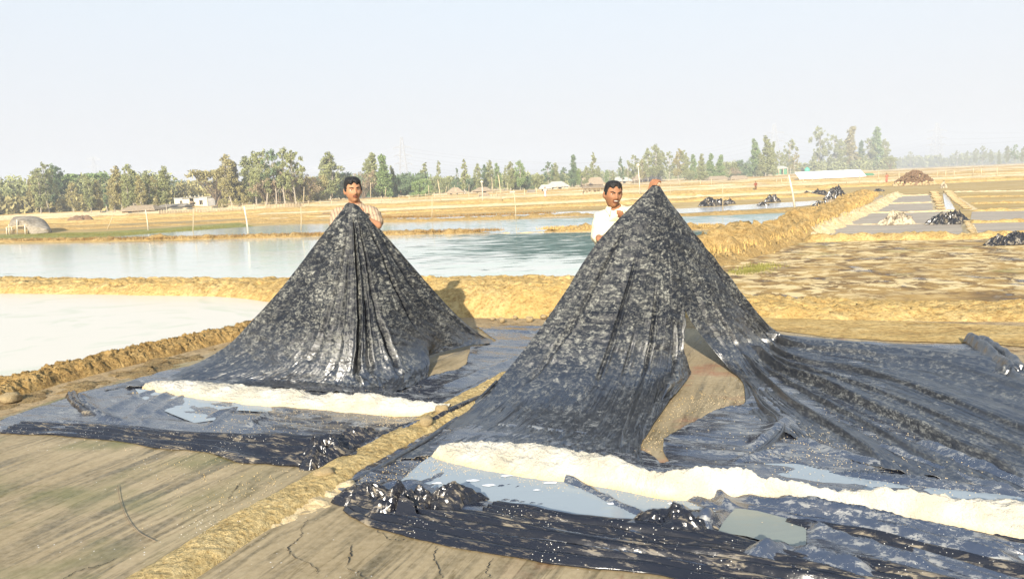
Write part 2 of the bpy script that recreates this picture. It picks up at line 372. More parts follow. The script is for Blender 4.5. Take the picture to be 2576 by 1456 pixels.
def m_plastic(name, cover=0.5, ior=1.5, rmax=0.75, streak=None, zfade=False, srot=0.0, aniso=None, fsc=1.0, flake=(0.42, 0.41, 0.37), dark=(0.018, 0.021, 0.027), rmin=0.22, spots=True, sc=1.0):
    """thin black sheeting with dried salt and mud film"""
    n = NT(name); co = n.co(); ca = n.rotco(-srot, aniso) if aniso else (n.co((1, 1, 1.9)) if zfade else co)
    big = n.noise(ca, 1.5 * sc, 4, 0.6, 0.5); md = n.noise(ca, 9 * sc * fsc, 7, 0.72, 0.8); fn = n.noise(ca, 38 * sc, 5, 0.7, 0.5)
    film = n.mr(n.math('ADD', n.math('MULTIPLY', big, 0.35), n.math('MULTIPLY', md, 0.65)), 0.58 - cover * 0.22, 0.74 - cover * 0.22, 0, 1)
    sharp = n.mr(n.math('ADD', n.math('MULTIPLY', md, 0.55), n.math('MULTIPLY', fn, 0.45)), 0.555 - cover * 0.08, 0.585 - cover * 0.08, 0, 1)
    k = n.math('MAXIMUM', n.math('MULTIPLY', film, 0.22), n.math('MULTIPLY', sharp, n.math('ADD', n.math('MULTIPLY', film, 0.75), 0.22)))
    if zfade: k = n.math('MULTIPLY', k, n.mr(n.noise(n.co((26, 2.0, 1), 0, 'UV'), 1.0, 4, .6, .6), 0.35, 0.65, 0.35, 1.35))
    col = n.mix(k, dark, flake)
    if spots:
        sp_ = n.math('MULTIPLY', n.mr(n.vor(co, 55 * sc), 0.16, 0.11, 0, 1), n.mr(n.noise(co, 4 * sc, 3), 0.5, 0.62, 0, 1)); col = n.mix(sp_, col, (0.72, 0.69, 0.62))
    if zfade:
        q = n.n('ShaderNodeSeparateXYZ'); n.l(n.n('ShaderNodeNewGeometry').outputs['Position'], q.inputs[0]); zf = n.mr(q.outputs[2], .06, .5, 0, 1)
        k = n.math('MULTIPLY', k, n.math('ADD', n.math('MULTIPLY', zf, .5), .5)); ior = n.mr(zf, 0, 1, 2.1, ior); col = n.mix(k, dark, flake); rough = n.math('ADD', n.mr(k, 0, .6, rmin, rmax), n.math('MULTIPLY', zf, .18))
    else: rough = n.mr(k, 0, 0.6, rmin, rmax)
    nm = n.bump(md, 0.10, 0.008); nm = n.bump(fn, 0.20, 0.003, nm)
    if streak == 'uv': nm = n.bump(n.noise(n.co((150, 9, 1), 0, 'UV'), 1.0, 4, .55, .3), .20, .012, nm)
    if streak == 'dir': nm = n.bump(n.noise(n.rotco(-srot, (3.5, 30, 1)), 1.0, 5, .6, .5), .25, .012, nm); nm = n.bump(n.noise(n.co((1, 1, 1)), 22 * sc, 2, 0.5, 1.0), 0.12, 0.006, nm)
    return n.fin(col, rough, nm, n.mr(zf, 0, 1, .5, .38) if zfade else 0.5, IOR=ior)

def m_simple(name, col, rough=0.8, sc=8.0, var=0.35, bump=0.2, spec=0.3, dist=0.01, which='Object'):
    n = NT(name); f = n.noise(n.co(which=which), sc, 5, 0.6); d = tuple(x * (1 - var) for x in col); l = tuple(min(1, x * (1 + var * 0.6)) for x in col)
    return n.fin(n.ramp(f, [(0.3, d), (0.7, l)]), rough, n.bump(f, bump, dist), spec)
def m_leaf(name, col, col2):
    n = NT(name); q = n.n('ShaderNodeObjectInfo'); f = n.noise(n.co(), 1.3, 3); geo = n.n('ShaderNodeNewGeometry')
    c = n.mix(n.mr(f, 0.35, 0.65, 0, 1), col, col2); c = n.mix(n.mr(q.outputs['Random'], 0, 1, 0, 0.5), c, tuple(x * 0.72 for x in col2))
    c = n.mix(n.mr(geo.outputs['Random Per Island'], 0, 1, 0, 0.45), c, tuple(min(1, x * 1.9) for x in col))
    return n.fin(c, 0.7, None, 0.2)
# ------------------------------------------------------------ the ground
_a = G(450, 1456); _b = G(1150, 1025); BED_ANG = math.atan2(_b[1] - _a[1], _b[0] - _a[0])
M['bed'] = m_bed(); M['far_field'] = m_field(); M['mudfield'] = m_mudfield(); M['bed_grey'] = m_bed_grey()
M['salt'] = m_salt()

def sheet_px(name, pts, z, mat, world=False, label=None):
    v = [(p if world else G(p[0], p[1], 0)) for p in pts]
    v = [(p[0], p[1], z) for p in v]
    import mathutils.geometry as mg
    tris = mg.tessellate_polygon([[Vector(p) for p in v]])
    o = mesh(name, v, [t if (Vector(v[t[1]]) - Vector(v[t[0]])).cross(Vector(v[t[2]]) - Vector(v[t[0]])).z > 0 else t[::-1] for t in tris], mat, None, False)
    return tag(o, label, kind='structure')

gv = [(-1500, -60, 0), (1500, -60, 0), (1500, 1500, 0), (-1500, 1500, 0)]
tag(mesh('ground', gv, [(0, 1, 2, 3)], M['far_field'], None, False), 'straw coloured flat salt land reaching the horizon', kind='structure')
# near beds and their soil, each sheet a few millimetres above the one below
sheet_px('soil', [(-14, -4), (16, -4), (16, 13.5), (-14, 13.5)], 0.003, M['bank'], True) if False else None
o = mesh('soil', [(-14, -3, .003), (14, -3, .003), (14, 15.5, .003), (-14, 15.5, .003)], [(0, 1, 2, 3)], m_earth('damp_soil', (0.20, 0.125, 0.05), (0.33, 0.235, 0.12), (0.46, 0.35, 0.20), 2.0, 0.8, rough=0.85), None, False)
tag(o, kind='structure')
# the raked clay bed runs under and between the sheets
bp = [(-900, 1060), (0, 1052), (190, 992), (420, 925), (620, 860), (1230, 826), (1420, 824), (1900, 830), (2576, 895), (3000, 915)]
bv = [G(*p) for p in bp]; bv = [(p[0], p[1], .007) for p in bv] + [(8, -2, .007), (-8, -2, .007)]
import mathutils.geometry as mg
tr = mg.tessellate_polygon([[Vector(p) for p in bv]])
o = mesh('clay_bed', bv, [t if (Vector(bv[t[1]]) - Vector(bv[t[0]])).cross(Vector(bv[t[2]]) - Vector(bv[t[0]])).z > 0 else t[::-1] for t in tr], M['bed'], None, False); tag(o, kind='structure')

sheet_px('sand', [(1880, 800), (2300, 812), (2900, 835), (2900, 905), (2500, 868), (2250, 860), (2080, 850), (1950, 832)], 0.011, M['bank'])
# ------------------------------------------------------------ ponds
M['pond_near'] = m_water('pond_water', (0.60, 0.58, 0.50), 0.06, 0.05, ((0.045, 0.085, 0.060), 0.60, 0.68, -3.5, 0.5, 13.0, 17.0), (1, 4, 1), 2.0, (0.50, 0.57, 0.46))
M['pond_far'] = m_water('far_pond_water', (0.36, 0.46, 0.46), 0.08, 0.08, ((0.16, 0.24, 0.20), 0.66, 0.75, -10, 4, 18, 28), (1, 5, 1), 1.2, (0.46, 0.50, 0.46))
M['pond_pale'] = m_water('pale_shallow_water', (0.62, 0.62, 0.58), 0.12, 0.06)
M['milk'] = m_milk()
sheet_px('milky_pond', [(-700, 760), (0, 741), (400, 744), (660, 752), (760, 780), (640, 830), (300, 905), (0, 985), (-500, 1130)], 0.012, M['milk'])
sheet_px('pond', [(-900, 645), (0, 616), (400, 609), (780, 600), (1260, 590), (1480, 586), (1760, 582), (1820, 600), (1800, 660), (1760, 700), (1470, 745), (900, 765), (0, 752), (-900, 790)], 0.010, M['pond_near'])
sheet_px('pond', [(150, 598), (370, 578), (620, 570), (830, 562), (1200, 554), (1500, 548), (1740, 545), (1960, 537), (2050, 536), (1990, 560), (1880, 578), (1480, 588), (1250, 592), (780, 602), (300, 607)], 0.006, M['pond_far'])
sheet_px('pond', [(950, 549), (1200, 541), (1400, 534), (1500, 531), (1700, 531), (1700, 536), (1480, 545), (1380, 549), (1050, 554)], 0.010, M['pond_pale'])
sheet_px('pond', [(1700, 526), (1800, 521), (1900, 514), (2060, 505), (2085, 512), (2000, 521), (1860, 529), (1740, 536), (1700, 538)], 0.010, M['pond_pale'])
sheet_px('marsh', [(-400, 625), (-300, 596), (0, 590), (240, 584), (420, 574), (600, 560), (640, 570), (400, 586), (250, 600), (0, 612)], 0.008,
         m_earth('green_marsh_mud', (0.11, 0.125, 0.025), (0.22, 0.22, 0.055), (0.36, 0.32, 0.12), 0.9, 0.8))
sheet_px('mud_field', [(1790, 720), (1830, 660), (1990, 613), (2250, 606), (2800, 600), (3200, 600), (3300, 780), (2576, 772), (2100, 772), (1900, 770)], 0.008, M['mudfield'])
for pts in ([(2090, 494), (2350, 491), (2356, 511), (2070, 514)], [(2070, 514), (2356, 511), (2362, 531), (2040, 536)],
            [(2130, 538), (2395, 532), (2420, 560), (2090, 566)], [(2075, 567), (2420, 560), (2430, 590), (2040, 596)],
            [(2445, 533), (2900, 527), (3000, 553), (2440, 560)], [(2440, 562), (3000, 554), (3100, 585), (2445, 590)]):
    sheet_px('drying_bed', pts, 0.008 + 0.001 * (pts[0][0] % 3), M['bed_grey'])
sheet_px('channel_water', [(2372, 488), (2381, 488), (2404, 529), (2378, 532)], 0.012, M['pond_pale'])
sheet_px('channel_water', [(1985, 606), (2040, 582), (2110, 545), (2130, 532), (2137, 534), (2120, 550), (2062, 586), (2010, 606)], 0.012, M['pond_pale'])

# ------------------------------------------------------------ earth banks
def bank(name, pts, width, height, mat, seed=1, rough=1.0, nc=15, step=0.12, world=False, lean=0.0, flat=0.0, label=None, z0=-0.03, taper=(1, 1), crag=0.0, fs=None, wpow=1.0):
    """a ridge of earth along a line: pts are pixels on the ground (or world), with optional per point width factor"""
    c = np.array([(p[:2] if world else G(p[0], p[1])[:2]) for p in pts]); wf = np.array([p[2] if len(p) > 2 else 1.0 for p in pts])
    seg = np.hypot(*(c[1:] - c[:-1]).T); s = np.concatenate([[0], np.cumsum(seg)]); n = max(6, int(s[-1] / step)); t = np.linspace(0, s[-1], n)
    # smooth interpolation
    x = np.interp(t, s, c[:, 0]); y = np.interp(t, s, c[:, 1]); w = np.interp(t, s, wf)
    k = max(1, int(0.35 * s[-1] / max(1, len(pts)) / step))
    if k > 1:
        ker = np.ones(2 * k + 1) / (2 * k + 1); pad = lambda q: np.concatenate([2 * q[0] - q[k:0:-1], q, 2 * q[-1] - q[-2:-k - 2:-1]])
        if n > 2 * k + 2: x = np.convolve(pad(x), ker, 'valid'); y = np.convolve(pad(y), ker, 'valid')
    dx = np.gradient(x); dy = np.gradient(y); L = np.hypot(dx, dy); nx = -dy / L; ny = dx / L
    q = np.linspace(-1, 1, nc)[None, :]; T = t[:, None]
    prof = (1 - np.abs(q) ** (2 + flat)) ** 1.1
    fs = fs or 1.0
    wob = 1 + 0.22 * rough * fbm(T / (width * 1.5) + 0 * q, 0 * T + 3, seed, 3)
    hh = height * w[:, None] * (1 + 0.35 * rough * fbm(T / (width * 1.1), 0 * T, seed + 9, 3))
    off = q * width / 2 * (w[:, None] ** wpow) * wob + lean * width * (1 - np.abs(q)) + 0.18 * rough * width * fbm(T / (width * 1.6), 0 * T, seed + 3, 3)
    X = x[:, None] + nx[:, None] * off; Y = y[:, None] + ny[:, None] * off
    lump = fbm(X / width * 3.2 * fs, Y / width * 3.2 * fs, seed + 20, 5, 0.6)
    Z = z0 + prof * hh + prof * height * 0.42 * rough * lump
    if crag:
        rr = ridged(X / width * 5 * fs, Y / width * 5 * fs, seed + 40, 4); Z = Z - crag * height * np.clip(rr - 0.35, 0, 1) * prof
        X = X + crag * 0.10 * width * fbm(X * 9, Y * 9, seed + 50, 3) * prof; Y = Y + crag * 0.10 * width * fbm(X * 9, Z * 19, seed + 51, 3) * prof
    ends = np.ones(n); m = max(2, n // 25)
    if taper[0]: ends[:m] = np.linspace(0.1, 1, m)
    if taper[1]: ends[-m:] = np.linspace(1, 0.1, m)
    Z = z0 + (Z - z0) * ends[:, None]
    me = quads_mesh(name, np.stack([X, Y, Z], -1).reshape(-1, 3), grid_faces(n, nc)[:, ::-1])
    return tag(put(name, me, mat), label, kind='structure')

# long bank that crosses the picture behind the two sheets
bank('earth_bank', [(-14, 15.9, .62), (-9.6, 14.0, .62), (-6.8, 13.05, .62), (-4.2, 12.15, .68), (-2.6, 10.9, .85), (-1.0, 9.9, 1.15), (0.4, 9.45, 1.2), (1.5, 9.1, 1.0), (2.6, 8.6, 0.5), (4.0, 8.0, 0.36), (6, 7.5, 0.36), (9, 7.0, .36)], 1.75, 0.31, M['bank'], 5, 0.24, 61, 0.035, True, crag=0.22, flat=1.8, taper=(0, 0), fs=1.7, z0=-0.02, wpow=.45)
# crumbly bank on the left between the milky pond and the sheet
bank('earth_bank', [(-500, 1150), (-150, 1040), (0, 992), (150, 952), (300, 912), (450, 878), (600, 846), (760, 808)], 0.50, 0.15, M['bank_dark'], 11, 0.40, 41, 0.014, crag=0.45, flat=2.4, taper=(0, 0), fs=1.9)
bank('earth_bank', [(-300, 1135), (0, 1028, 1), (150, 986, 1), (300, 944, 1), (480, 900, 1), (620, 862, .9), (740, 830, .6)], 0.85, 0.045, m_earth('crumbled_soil', (0.13, 0.08, 0.03), (0.30, 0.20, 0.085), (0.45, 0.34, 0.17), 9.0, 1.0), 19, 1.2, 21, 0.04, crag=0.8, taper=(0, 0))
# ridge between the two clay beds
bank('clay_ridge', [(180, 1620), (330, 1510), (470, 1420), (600, 1335), (720, 1268), (830, 1205), (940, 1140), (1060, 1082), (1130, 1040), (1200, 1000), (1290, 950)], 0.34, 0.085,
     m_earth('dry_yellow_clay', (0.34, 0.23, 0.08), (0.54, 0.40, 0.17), (0.68, 0.54, 0.28), 6.0, 1.0), 31, 0.16, 41, 0.010, crag=0.13, taper=(0, 0), flat=1.2, fs=1.3)
bank('clay_ridge', [(640, 1340), (760, 1290), (840, 1240), (880, 1215)], 0.30, 0.05, M['bank_pale'], 37, 0.9, 15, 0.02, crag=0.3)
# thin grass bank between the ponds and those behind
bank('grass_bank', [(-900, 640), (-300, 618), (0, 609), (400, 604.5), (760, 595.5), (1255, 585)], 0.85, 0.15, M['bank_grass'], 41, 1.3, 11, 0.12, taper=(0, 1))
bank('grass_bank', [(1370, 583), (1490, 581), (1800, 577), (1880, 574)], 0.85, 0.17, M['bank_grass'], 42, 1.3, 11, 0.12)
bank('grass_bank', [(1255, 586, .5), (1310, 587, .35), (1375, 584, .6)], 0.8, 0.10, M['bank_pale'], 43, 1.0, 9, 0.15)
bank('grass_bank', [(620, 561), (900, 560), (1100, 556), (1300, 550), (1380, 545), (1440, 542), (1500, 543)], 1.3, 0.15, M['bank_grass'], 44, 1.2, 11, 0.2)
bank('grass_bank', [(1540, 546), (1640, 544), (1740, 542), (1850, 538), (1960, 531), (2060, 525)], 1.2, 0.12, M['bank_grass'], 45, 1.2, 11, 0.2)
bank('grass_bank', [(0, 573), (200, 572), (420, 569), (560, 561), (640, 556)], 1.2, 0.12, M['bank_grass'], 46, 1.2, 9, 0.25)
bank('grass_bank', [(640, 556), (760, 549), (900, 545), (1000, 541)], 1.2, 0.12, M['bank_pale'], 47, 1.2, 9, 0.25)
# right hand banks
bank('straw_bank', [(1740, 668, 1.15), (1830, 640, 1.15), (1900, 617, 1.1), (1985, 590, 1), (2060, 560, .95), (2110, 535, .95), (2150, 512, .9), (2180, 494, .8)], 1.5, 0.42, M['bank_grass'], 51, 0.9, 25, 0.06, crag=0.4)
bank('straw_bank', [(2015, 603), (2085, 575), (2130, 552), (2190, 528), (2235, 502), (2260, 490)], 0.75, 0.20, M['bank_pale'], 52, 0.9, 15, 0.1)
bank('straw_bank', [(2020, 607), (2200, 602), (2400, 600), (2576, 598), (3000, 590)], 0.65, 0.15, M['bank'], 53, 1.0, 13, 0.08)
for k, (pts, w, h) in enumerate([([(2100, 567), (2250, 565), (2420, 562)], .3, .07), ([(2430, 562), (2576, 558), (3000, 552)], .5, .13), ([(2160, 537), (2300, 535), (2410, 531)], .45, .11),
                          ([(2440, 532), (2576, 529), (3000, 522)], .6, .14), ([(2200, 514), (2300, 512), (2362, 510)], .5, .11), ([(2435, 513), (2576, 510), (3000, 504)], .6, .12),
                          ([(2240, 495), (2300, 493), (2352, 491)], .6, .13), ([(2400, 497), (2576, 494), (3000, 488)], .6, .12), ([(2390, 484), (2576, 481), (3000, 474)], .6, .12)]):
    bank('bed_ridge', pts, w * .8, h * .75, M['bank' if k % 2 else 'bank_pale'], 60 + k, 0.9, 9, 0.14)
bank('channel_bank', [(2386, 486), (2404, 500), (2424, 515), (2444, 529)], 0.6, 0.07, M['bank_pale'], 80, 0.5, 9, 0.15)
bank('channel_bank', [(2348, 486), (2353, 500), (2359, 515), (2364, 530)], 0.6, 0.07, M['bank_pale'], 81, 0.5, 9, 0.15)
bank('channel_bank', [(2433, 566), (2438, 580), (2446, 596)], 0.35, 0.12, M['bank_pale'], 82, 0.5, 9, 0.1)
# far field ridges, one long low ridge each
rr = random.Random(3)
for k in range(46):
    Y = 24 * (1.058 ** k)
    if Y > 290: break
    if Y < 40: continue
    if True:
        a_ = rr.choice([(-60, 900), (-60, 1500), (-60, 2050), (620, 2080), (300, 1700), (1200, 2090)])
        x0, x1 = X_at(a_[0], Y), X_at(a_[1], Y)
        if Y > 62: x1 = X_at(2700, Y)
    m = rr.choice(['bank_pale', 'bank_grass', 'bank', 'bank_pale'])
    d = (x1 - x0)
    bank('field_ridge', [(x0, Y + rr.uniform(-.8, .8)), (x0 + d * .35, Y + rr.uniform(-.6, .6)), (x0 + d * .7, Y + rr.uniform(-.6, .6)), (x1, Y + rr.uniform(-.8, .8))],
         0.5 + Y * 0.012, 0.10 + Y * 0.0013 + rr.uniform(0, .06), M[m], 100 + k, 1.0, 7, 0.5 + Y * 0.012, True)

# ------------------------------------------------------------ dry straw and marsh plants along the banks (nobody could count it)
def straw(name, pts, width, zb, hmin, hmax, n, mat, seed, label, spread=1.0):
    r = np.random.RandomState(seed); c = np.array([G(p[0], p[1])[:2] for p in pts])
    seg = np.hypot(*(c[1:] - c[:-1]).T); s = np.concatenate([[0], np.cumsum(seg)]); t = r.rand(n) * s[-1]
    x = np.interp(t, s, c[:, 0]) + r.normal(0, width * .28, n); y = np.interp(t, s, c[:, 1]) + r.normal(0, width * .28, n)
    h = hmin + (hmax - hmin) * r.rand(n) ** 1.6; a = r.rand(n) * 6.28; w = h * 0.10 + 0.004; ln = (r.rand(n) - .5) * 1.1 * spread; la = r.rand(n) * 6.28
    b = np.stack([x, y, np.full(n, zb)], -1); sd = np.stack([np.cos(a) * w, np.sin(a) * w, 0 * a], -1); tip = b + np.stack([np.cos(la) * h * ln, np.sin(la) * h * ln, h], -1)
    v = np.stack([b - sd, b + sd, tip], 1).reshape(-1, 3); f = np.arange(3 * n).reshape(-1, 3)
    return tag(put(name, quads_mesh(name, v, f), mat, None, False), label, 'dry grass', kind='stuff')
M['straw'] = m_simple('dry_straw', (0.50, 0.34, 0.12), 0.9, 3, 0.5, 0.0)
M['straw_dark'] = m_simple('brown_straw', (0.26, 0.155, 0.05), 0.9, 3, 0.5, 0.0)
straw('dry_grass', [(0, 609), (400, 604.5), (760, 595.5), (1255, 585)], 0.6, 0.06, .04, .12, 9000, M['straw_dark'], 1, 'brown dry tufts on the thin bank dividing the two ponds')
straw('dry_grass', [(1370, 583), (1490, 581), (1800, 577)], 0.5, 0.08, .04, .13, 3000, M['straw'], 2, 'golden dry tufts on the short bank behind the man in the cream shirt')
straw('dry_grass', [(1740, 668), (1830, 640), (1985, 590), (2110, 535), (2180, 494)], 1.1, 0.20, .03, .13, 16000, M['straw'], 3, 'golden straw covering the bank right of the tall black sheet')
M['green_tuft'] = m_simple('yellow_green_plants', (0.20, 0.19, 0.045), 0.9, 3, 0.5, 0.0)
straw('marsh_plants', [(1858, 690), (1890, 680), (1930, 668)], .5, 0.0, .02, .06, 1300, M['green_tuft'], 6, 'yellow green marsh plants beside the right edge of the tall sheet')
straw('marsh_plants', [(60, 592), (300, 590), (420, 584), (560, 570)], 2.4, 0.0, .02, .06, 9000, M['green_tuft'], 8, 'low green plants on the marsh right of the patched tent')
straw('dry_grass', [(950, 552), (1100, 551), (1380, 541)], 1.0, 0.08, .04, .14, 3500, M['straw_dark'], 4, 'dry tufts on the far bank in the middle behind the ponds')
# ------------------------------------------------------------ plastic sheets
M['sheet_up'] = m_plastic('salt_crusted_black_plastic', 0.56, flake=(0.235, 0.235, 0.205), dark=(0.007, 0.009, 0.014), rmin=0.31, sc=1.6, fsc=1.5, streak='uv', zfade=True, ior=1.42)
_a = G(1000, 1318); _b = G(1950, 1482); FRONT_ANG = math.atan2(_b[1] - _a[1], _b[0] - _a[0])
M['sheet_flat'] = m_plastic('wet_black_plastic', 0.50, flake=(0.22, 0.22, 0.20), dark=(0.014, 0.018, 0.032), rmin=0.12, sc=1.5, ior=2.4, rmax=.6, streak='dir', srot=FRONT_ANG, aniso=(.45, 1.3, 1))
M['sheet_fold'] = m_plastic('shiny_folded_black_plastic', 0.26, flake=(0.30, 0.25, 0.17), dark=(0.009, 0.010, 0.015), rmin=0.2, ior=1.5, sc=1.2, streak='dir', srot=FRONT_ANG, aniso=(.3, 1.8, 1))
M['sheet_blue'] = m_plastic('wet_blue_grey_plastic', 0.34, flake=(0.30, 0.32, 0.34), dark=(0.035, 0.045, 0.065), rmin=0.20, spots=False)

def cr_interp(A, n, axis):
    """Catmull Rom resampling of control points along one axis"""
    A = np.moveaxis(A, axis, 0); m = len(A); t = np.linspace(0, m - 1, n); i = np.minimum(t.astype(int), m - 2); f = (t - i).reshape((-1,) + (1,) * (A.ndim - 1))
    g = lambda k: A[np.clip(k, 0, m - 1)]
    p0 = np.where((i - 1 < 0).reshape(f.shape), 2 * g(i) - g(i + 1), g(i - 1)); p1 = g(i); p2 = g(i + 1); p3 = np.where((i + 2 > m - 1).reshape(f.shape), 2 * g(i + 1) - g(i), g(i + 2))
    out = 0.5 * ((2 * p1) + (-p0 + p2) * f + (2 * p0 - 5 * p1 + 4 * p2 - p3) * f ** 2 + (-p0 + 3 * p1 - 3 * p2 + p3) * f ** 3)
    return np.moveaxis(out, 0, axis)

def draped(name, ribs, nu, nv, mat, parent, seed, grooves=(), fold=1.0, nfold=16, zmin=0.014, folds_ground=1.0, wr=1.0):
    C = np.array([[PG(p) for p in r] for r in ribs]); S = cr_interp(cr_interp(C, nu, 0), nv, 1)
    u = np.linspace(0, 1, nu)[:, None] + np.zeros((1, nv)); v = np.linspace(0, 1, nv)[None, :] + np.zeros((nu, 1))
    du = np.gradient(S, axis=0); dv = np.gradient(S, axis=1); N = np.cross(du, dv); N /= np.linalg.norm(N, axis=-1, keepdims=True) + 1e-9
    # towards the camera / up
    sgn = np.where((N @ np.array([0, -1, 0.6])) < 0, -1.0, 1.0)[..., None]; N = N * sgn
    width = np.linalg.norm(S[-1] - S[0], axis=-1)[None, :] + 0 * u                      # local spread of the sheet
    loc = np.linalg.norm(du, axis=-1) * nu                                             # local metres per u
    edge = np.minimum(1, np.minimum(u, 1 - u) * 14 + 0.25)
    r = random.Random(seed)
    up = np.clip(S[..., 2] / 1.5, 0, 1)
    D = np.zeros_like(u)
    ph = u * nfold + 0.9 * noise(v * 2.2, u * 3, seed) + 0.5 * noise(v * 5, u * 9, seed + 2)
    am = np.clip(0.6 + 1.1 * noise(u * nfold * 0.45, v * 1.3, seed + 3), 0, 1.5)
    D += fold * 0.016 * np.minimum(loc / nfold, 0.5) / 0.3 * am * (ridged(ph, v * 0.8, seed + 4, 2) - 0.3 * sstep(.03, .16, S[..., 2])) * (0.8 + 0.2 * up)
    D += fold * 0.012 * np.minimum(loc / nfold, 0.5) / 0.3 * ridged(u * nfold * 2.6 + 0.5 * noise(v * 4, u * 5, seed + 8), v * 1.2, seed + 5, 2) * am
    X, Y, Z = S[..., 0], S[..., 1], S[..., 2]
    air = sstep(.02, .2, Z); D += wr * (0.25 + .75 * air) * (0.010 * fbm(X * 7 + Z * 3, Z * 8 + Y * 5, seed + 11, 4) + 0.006 * crumple(X * 1.6 + Y * .5, Z * 1.9 + Y, seed + 12, 6, 3.0))
    D += (1 - air) * 0.010 * (0.5 + fbm(u * 34 + .3 * noise(v * 5, u * 4, seed + 90), v * 5, seed + 91, 3, .6)) + (1 - air) * .006 * ridged(u * 90, v * 9, seed + 92, 2)
    for (u0, v0, u1, v1, dep, wd) in grooves:
        t = np.clip((v - v0) / (v1 - v0 + 1e-9), 0, 1); uc = u0 + (u1 - u0) * t + 0.006 * noise(v * 9, 0 * v, seed + 60); inside = sstep(v0 - .03, v0 + .06, v) * (1 - sstep(v1 - .05, v1 + .02, v))
        q = (u - uc) / wd
        gr_ = 1 - sstep(.03, .16, S[..., 2])
        D += inside * ((1 - gr_) * (-dep * np.exp(-q * q) + 0.45 * dep * np.exp(-((q - 1.7) / 0.8) ** 2) + 0.3 * dep * np.exp(-((q + 1.8) / 0.9) ** 2)) + gr_ * 1.35 * dep * (0.85 + 0.25 * noise(v * 9, u * 0 + u0 * 50, seed + 61)) * np.exp(-np.abs(q / np.where(q > 0, 0.9, 0.45)) ** 1.5))
    D *= edge * sstep(0, 0.06, v)
    S2 = S + N * D[..., None]
    S2[..., 2] = np.maximum(S2[..., 2], zmin + 0.004)
    me = quads_mesh(name, S2.reshape(-1, 3), grid_faces(nu, nv)); add_uv(me, u.ravel(), v.ravel())
    o = put(name, me, mat, parent)
    sol = o.modifiers.new('thickness', 'SOLIDIFY'); sol.thickness = 0.003; sol.offset = 0
    return o

def poly_world(pts):
    return np.array([(G(p[0], p[1]) if True else p)[:2] for p in pts])
def inside_poly(x, y, P_):
    c = np.zeros(x.shape, bool); n = len(P_)
    for i in range(n):
        x1, y1 = P_[i]; x2, y2 = P_[(i + 1) % n]
        k = ((y1 > y) != (y2 > y)) & (x < (x2 - x1) * (y - y1) / (y2 - y1 + 1e-12) + x1); c ^= k
    return c
def flat_sheet(name, px, step, zf, mat, parent=None, thick=0.003, world=None, smooth=True, skirt=True):
    P_ = poly_world(px) if world is None else np.array(world, float)
    x0, y0 = P_.min(0) - step; x1, y1 = P_.max(0) + step
    nx = int((x1 - x0) / step) + 2; ny = int((y1 - y0) / step) + 2
    X, Y = np.meshgrid(x0 + np.arange(nx) * step, y0 + np.arange(ny) * step, indexing='ij')
    ins = inside_poly(X, Y, P_); loop = np.vstack([P_, P_[:1]]); d, _, _ = dist_line(X, Y, loop)
    # outside points beside the border go onto it
    near = (~ins) & (d < step * 1.5)
    BX, BY = X.copy(), Y.copy(); best = np.full(X.shape, 1e9)
    for i in range(len(P_)):
        a = loop[i]; b = loop[i + 1] - a; t = np.clip(((X - a[0]) * b[0] + (Y - a[1]) * b[1]) / (b @ b + 1e-12), 0, 1); qx = a[0] + t * b[0]; qy = a[1] + t * b[1]; q = np.hypot(X - qx, Y - qy); m = near & (q < best)
        BX = np.where(m, qx, BX); BY = np.where(m, qy, BY); best = np.where(m, q, best)
    X, Y = BX, BY; ok = ins | near
    Z = zf(X, Y, np.where(ins, d, 0.0))
    f = grid_faces(nx, ny); I = ins.ravel(); O = ok.ravel(); keep = O[f].all(1) & (I[f].sum(1) >= 1); f = f[keep]
    used = np.unique(f); mp = np.full(nx * ny, -1); mp[used] = np.arange(len(used)); V = np.stack([X, Y, Z], -1).reshape(-1, 3)[used]
    o = put(name, quads_mesh(name, V, mp[f]), mat, parent, smooth)
    if thick:
        s = o.modifiers.new('thickness', 'SOLIDIFY'); s.thickness = thick; s.offset = 0
    return o
def creases(X, Y, lst, Z):
    for pts, h, w in lst:
        d, t, sg = dist_line(X, Y, np.array([G(*p)[:2] for p in pts]))
        wv = 1 + 0.4 * noise(t * 5, 0 * t, 5); fade = sstep(0, .08, t) * (1 - sstep(.9, 1, t)) * 0.85 + 0.15
        k = d / (w * wv)
        asym = np.where(sg > 0, k * 0.75, k * 1.6)
        Z = Z + h * fade * (0.85 + 0.3 * noise(t * 8, d * 0, 8)) * np.exp(-asym ** 1.6)
    return Z

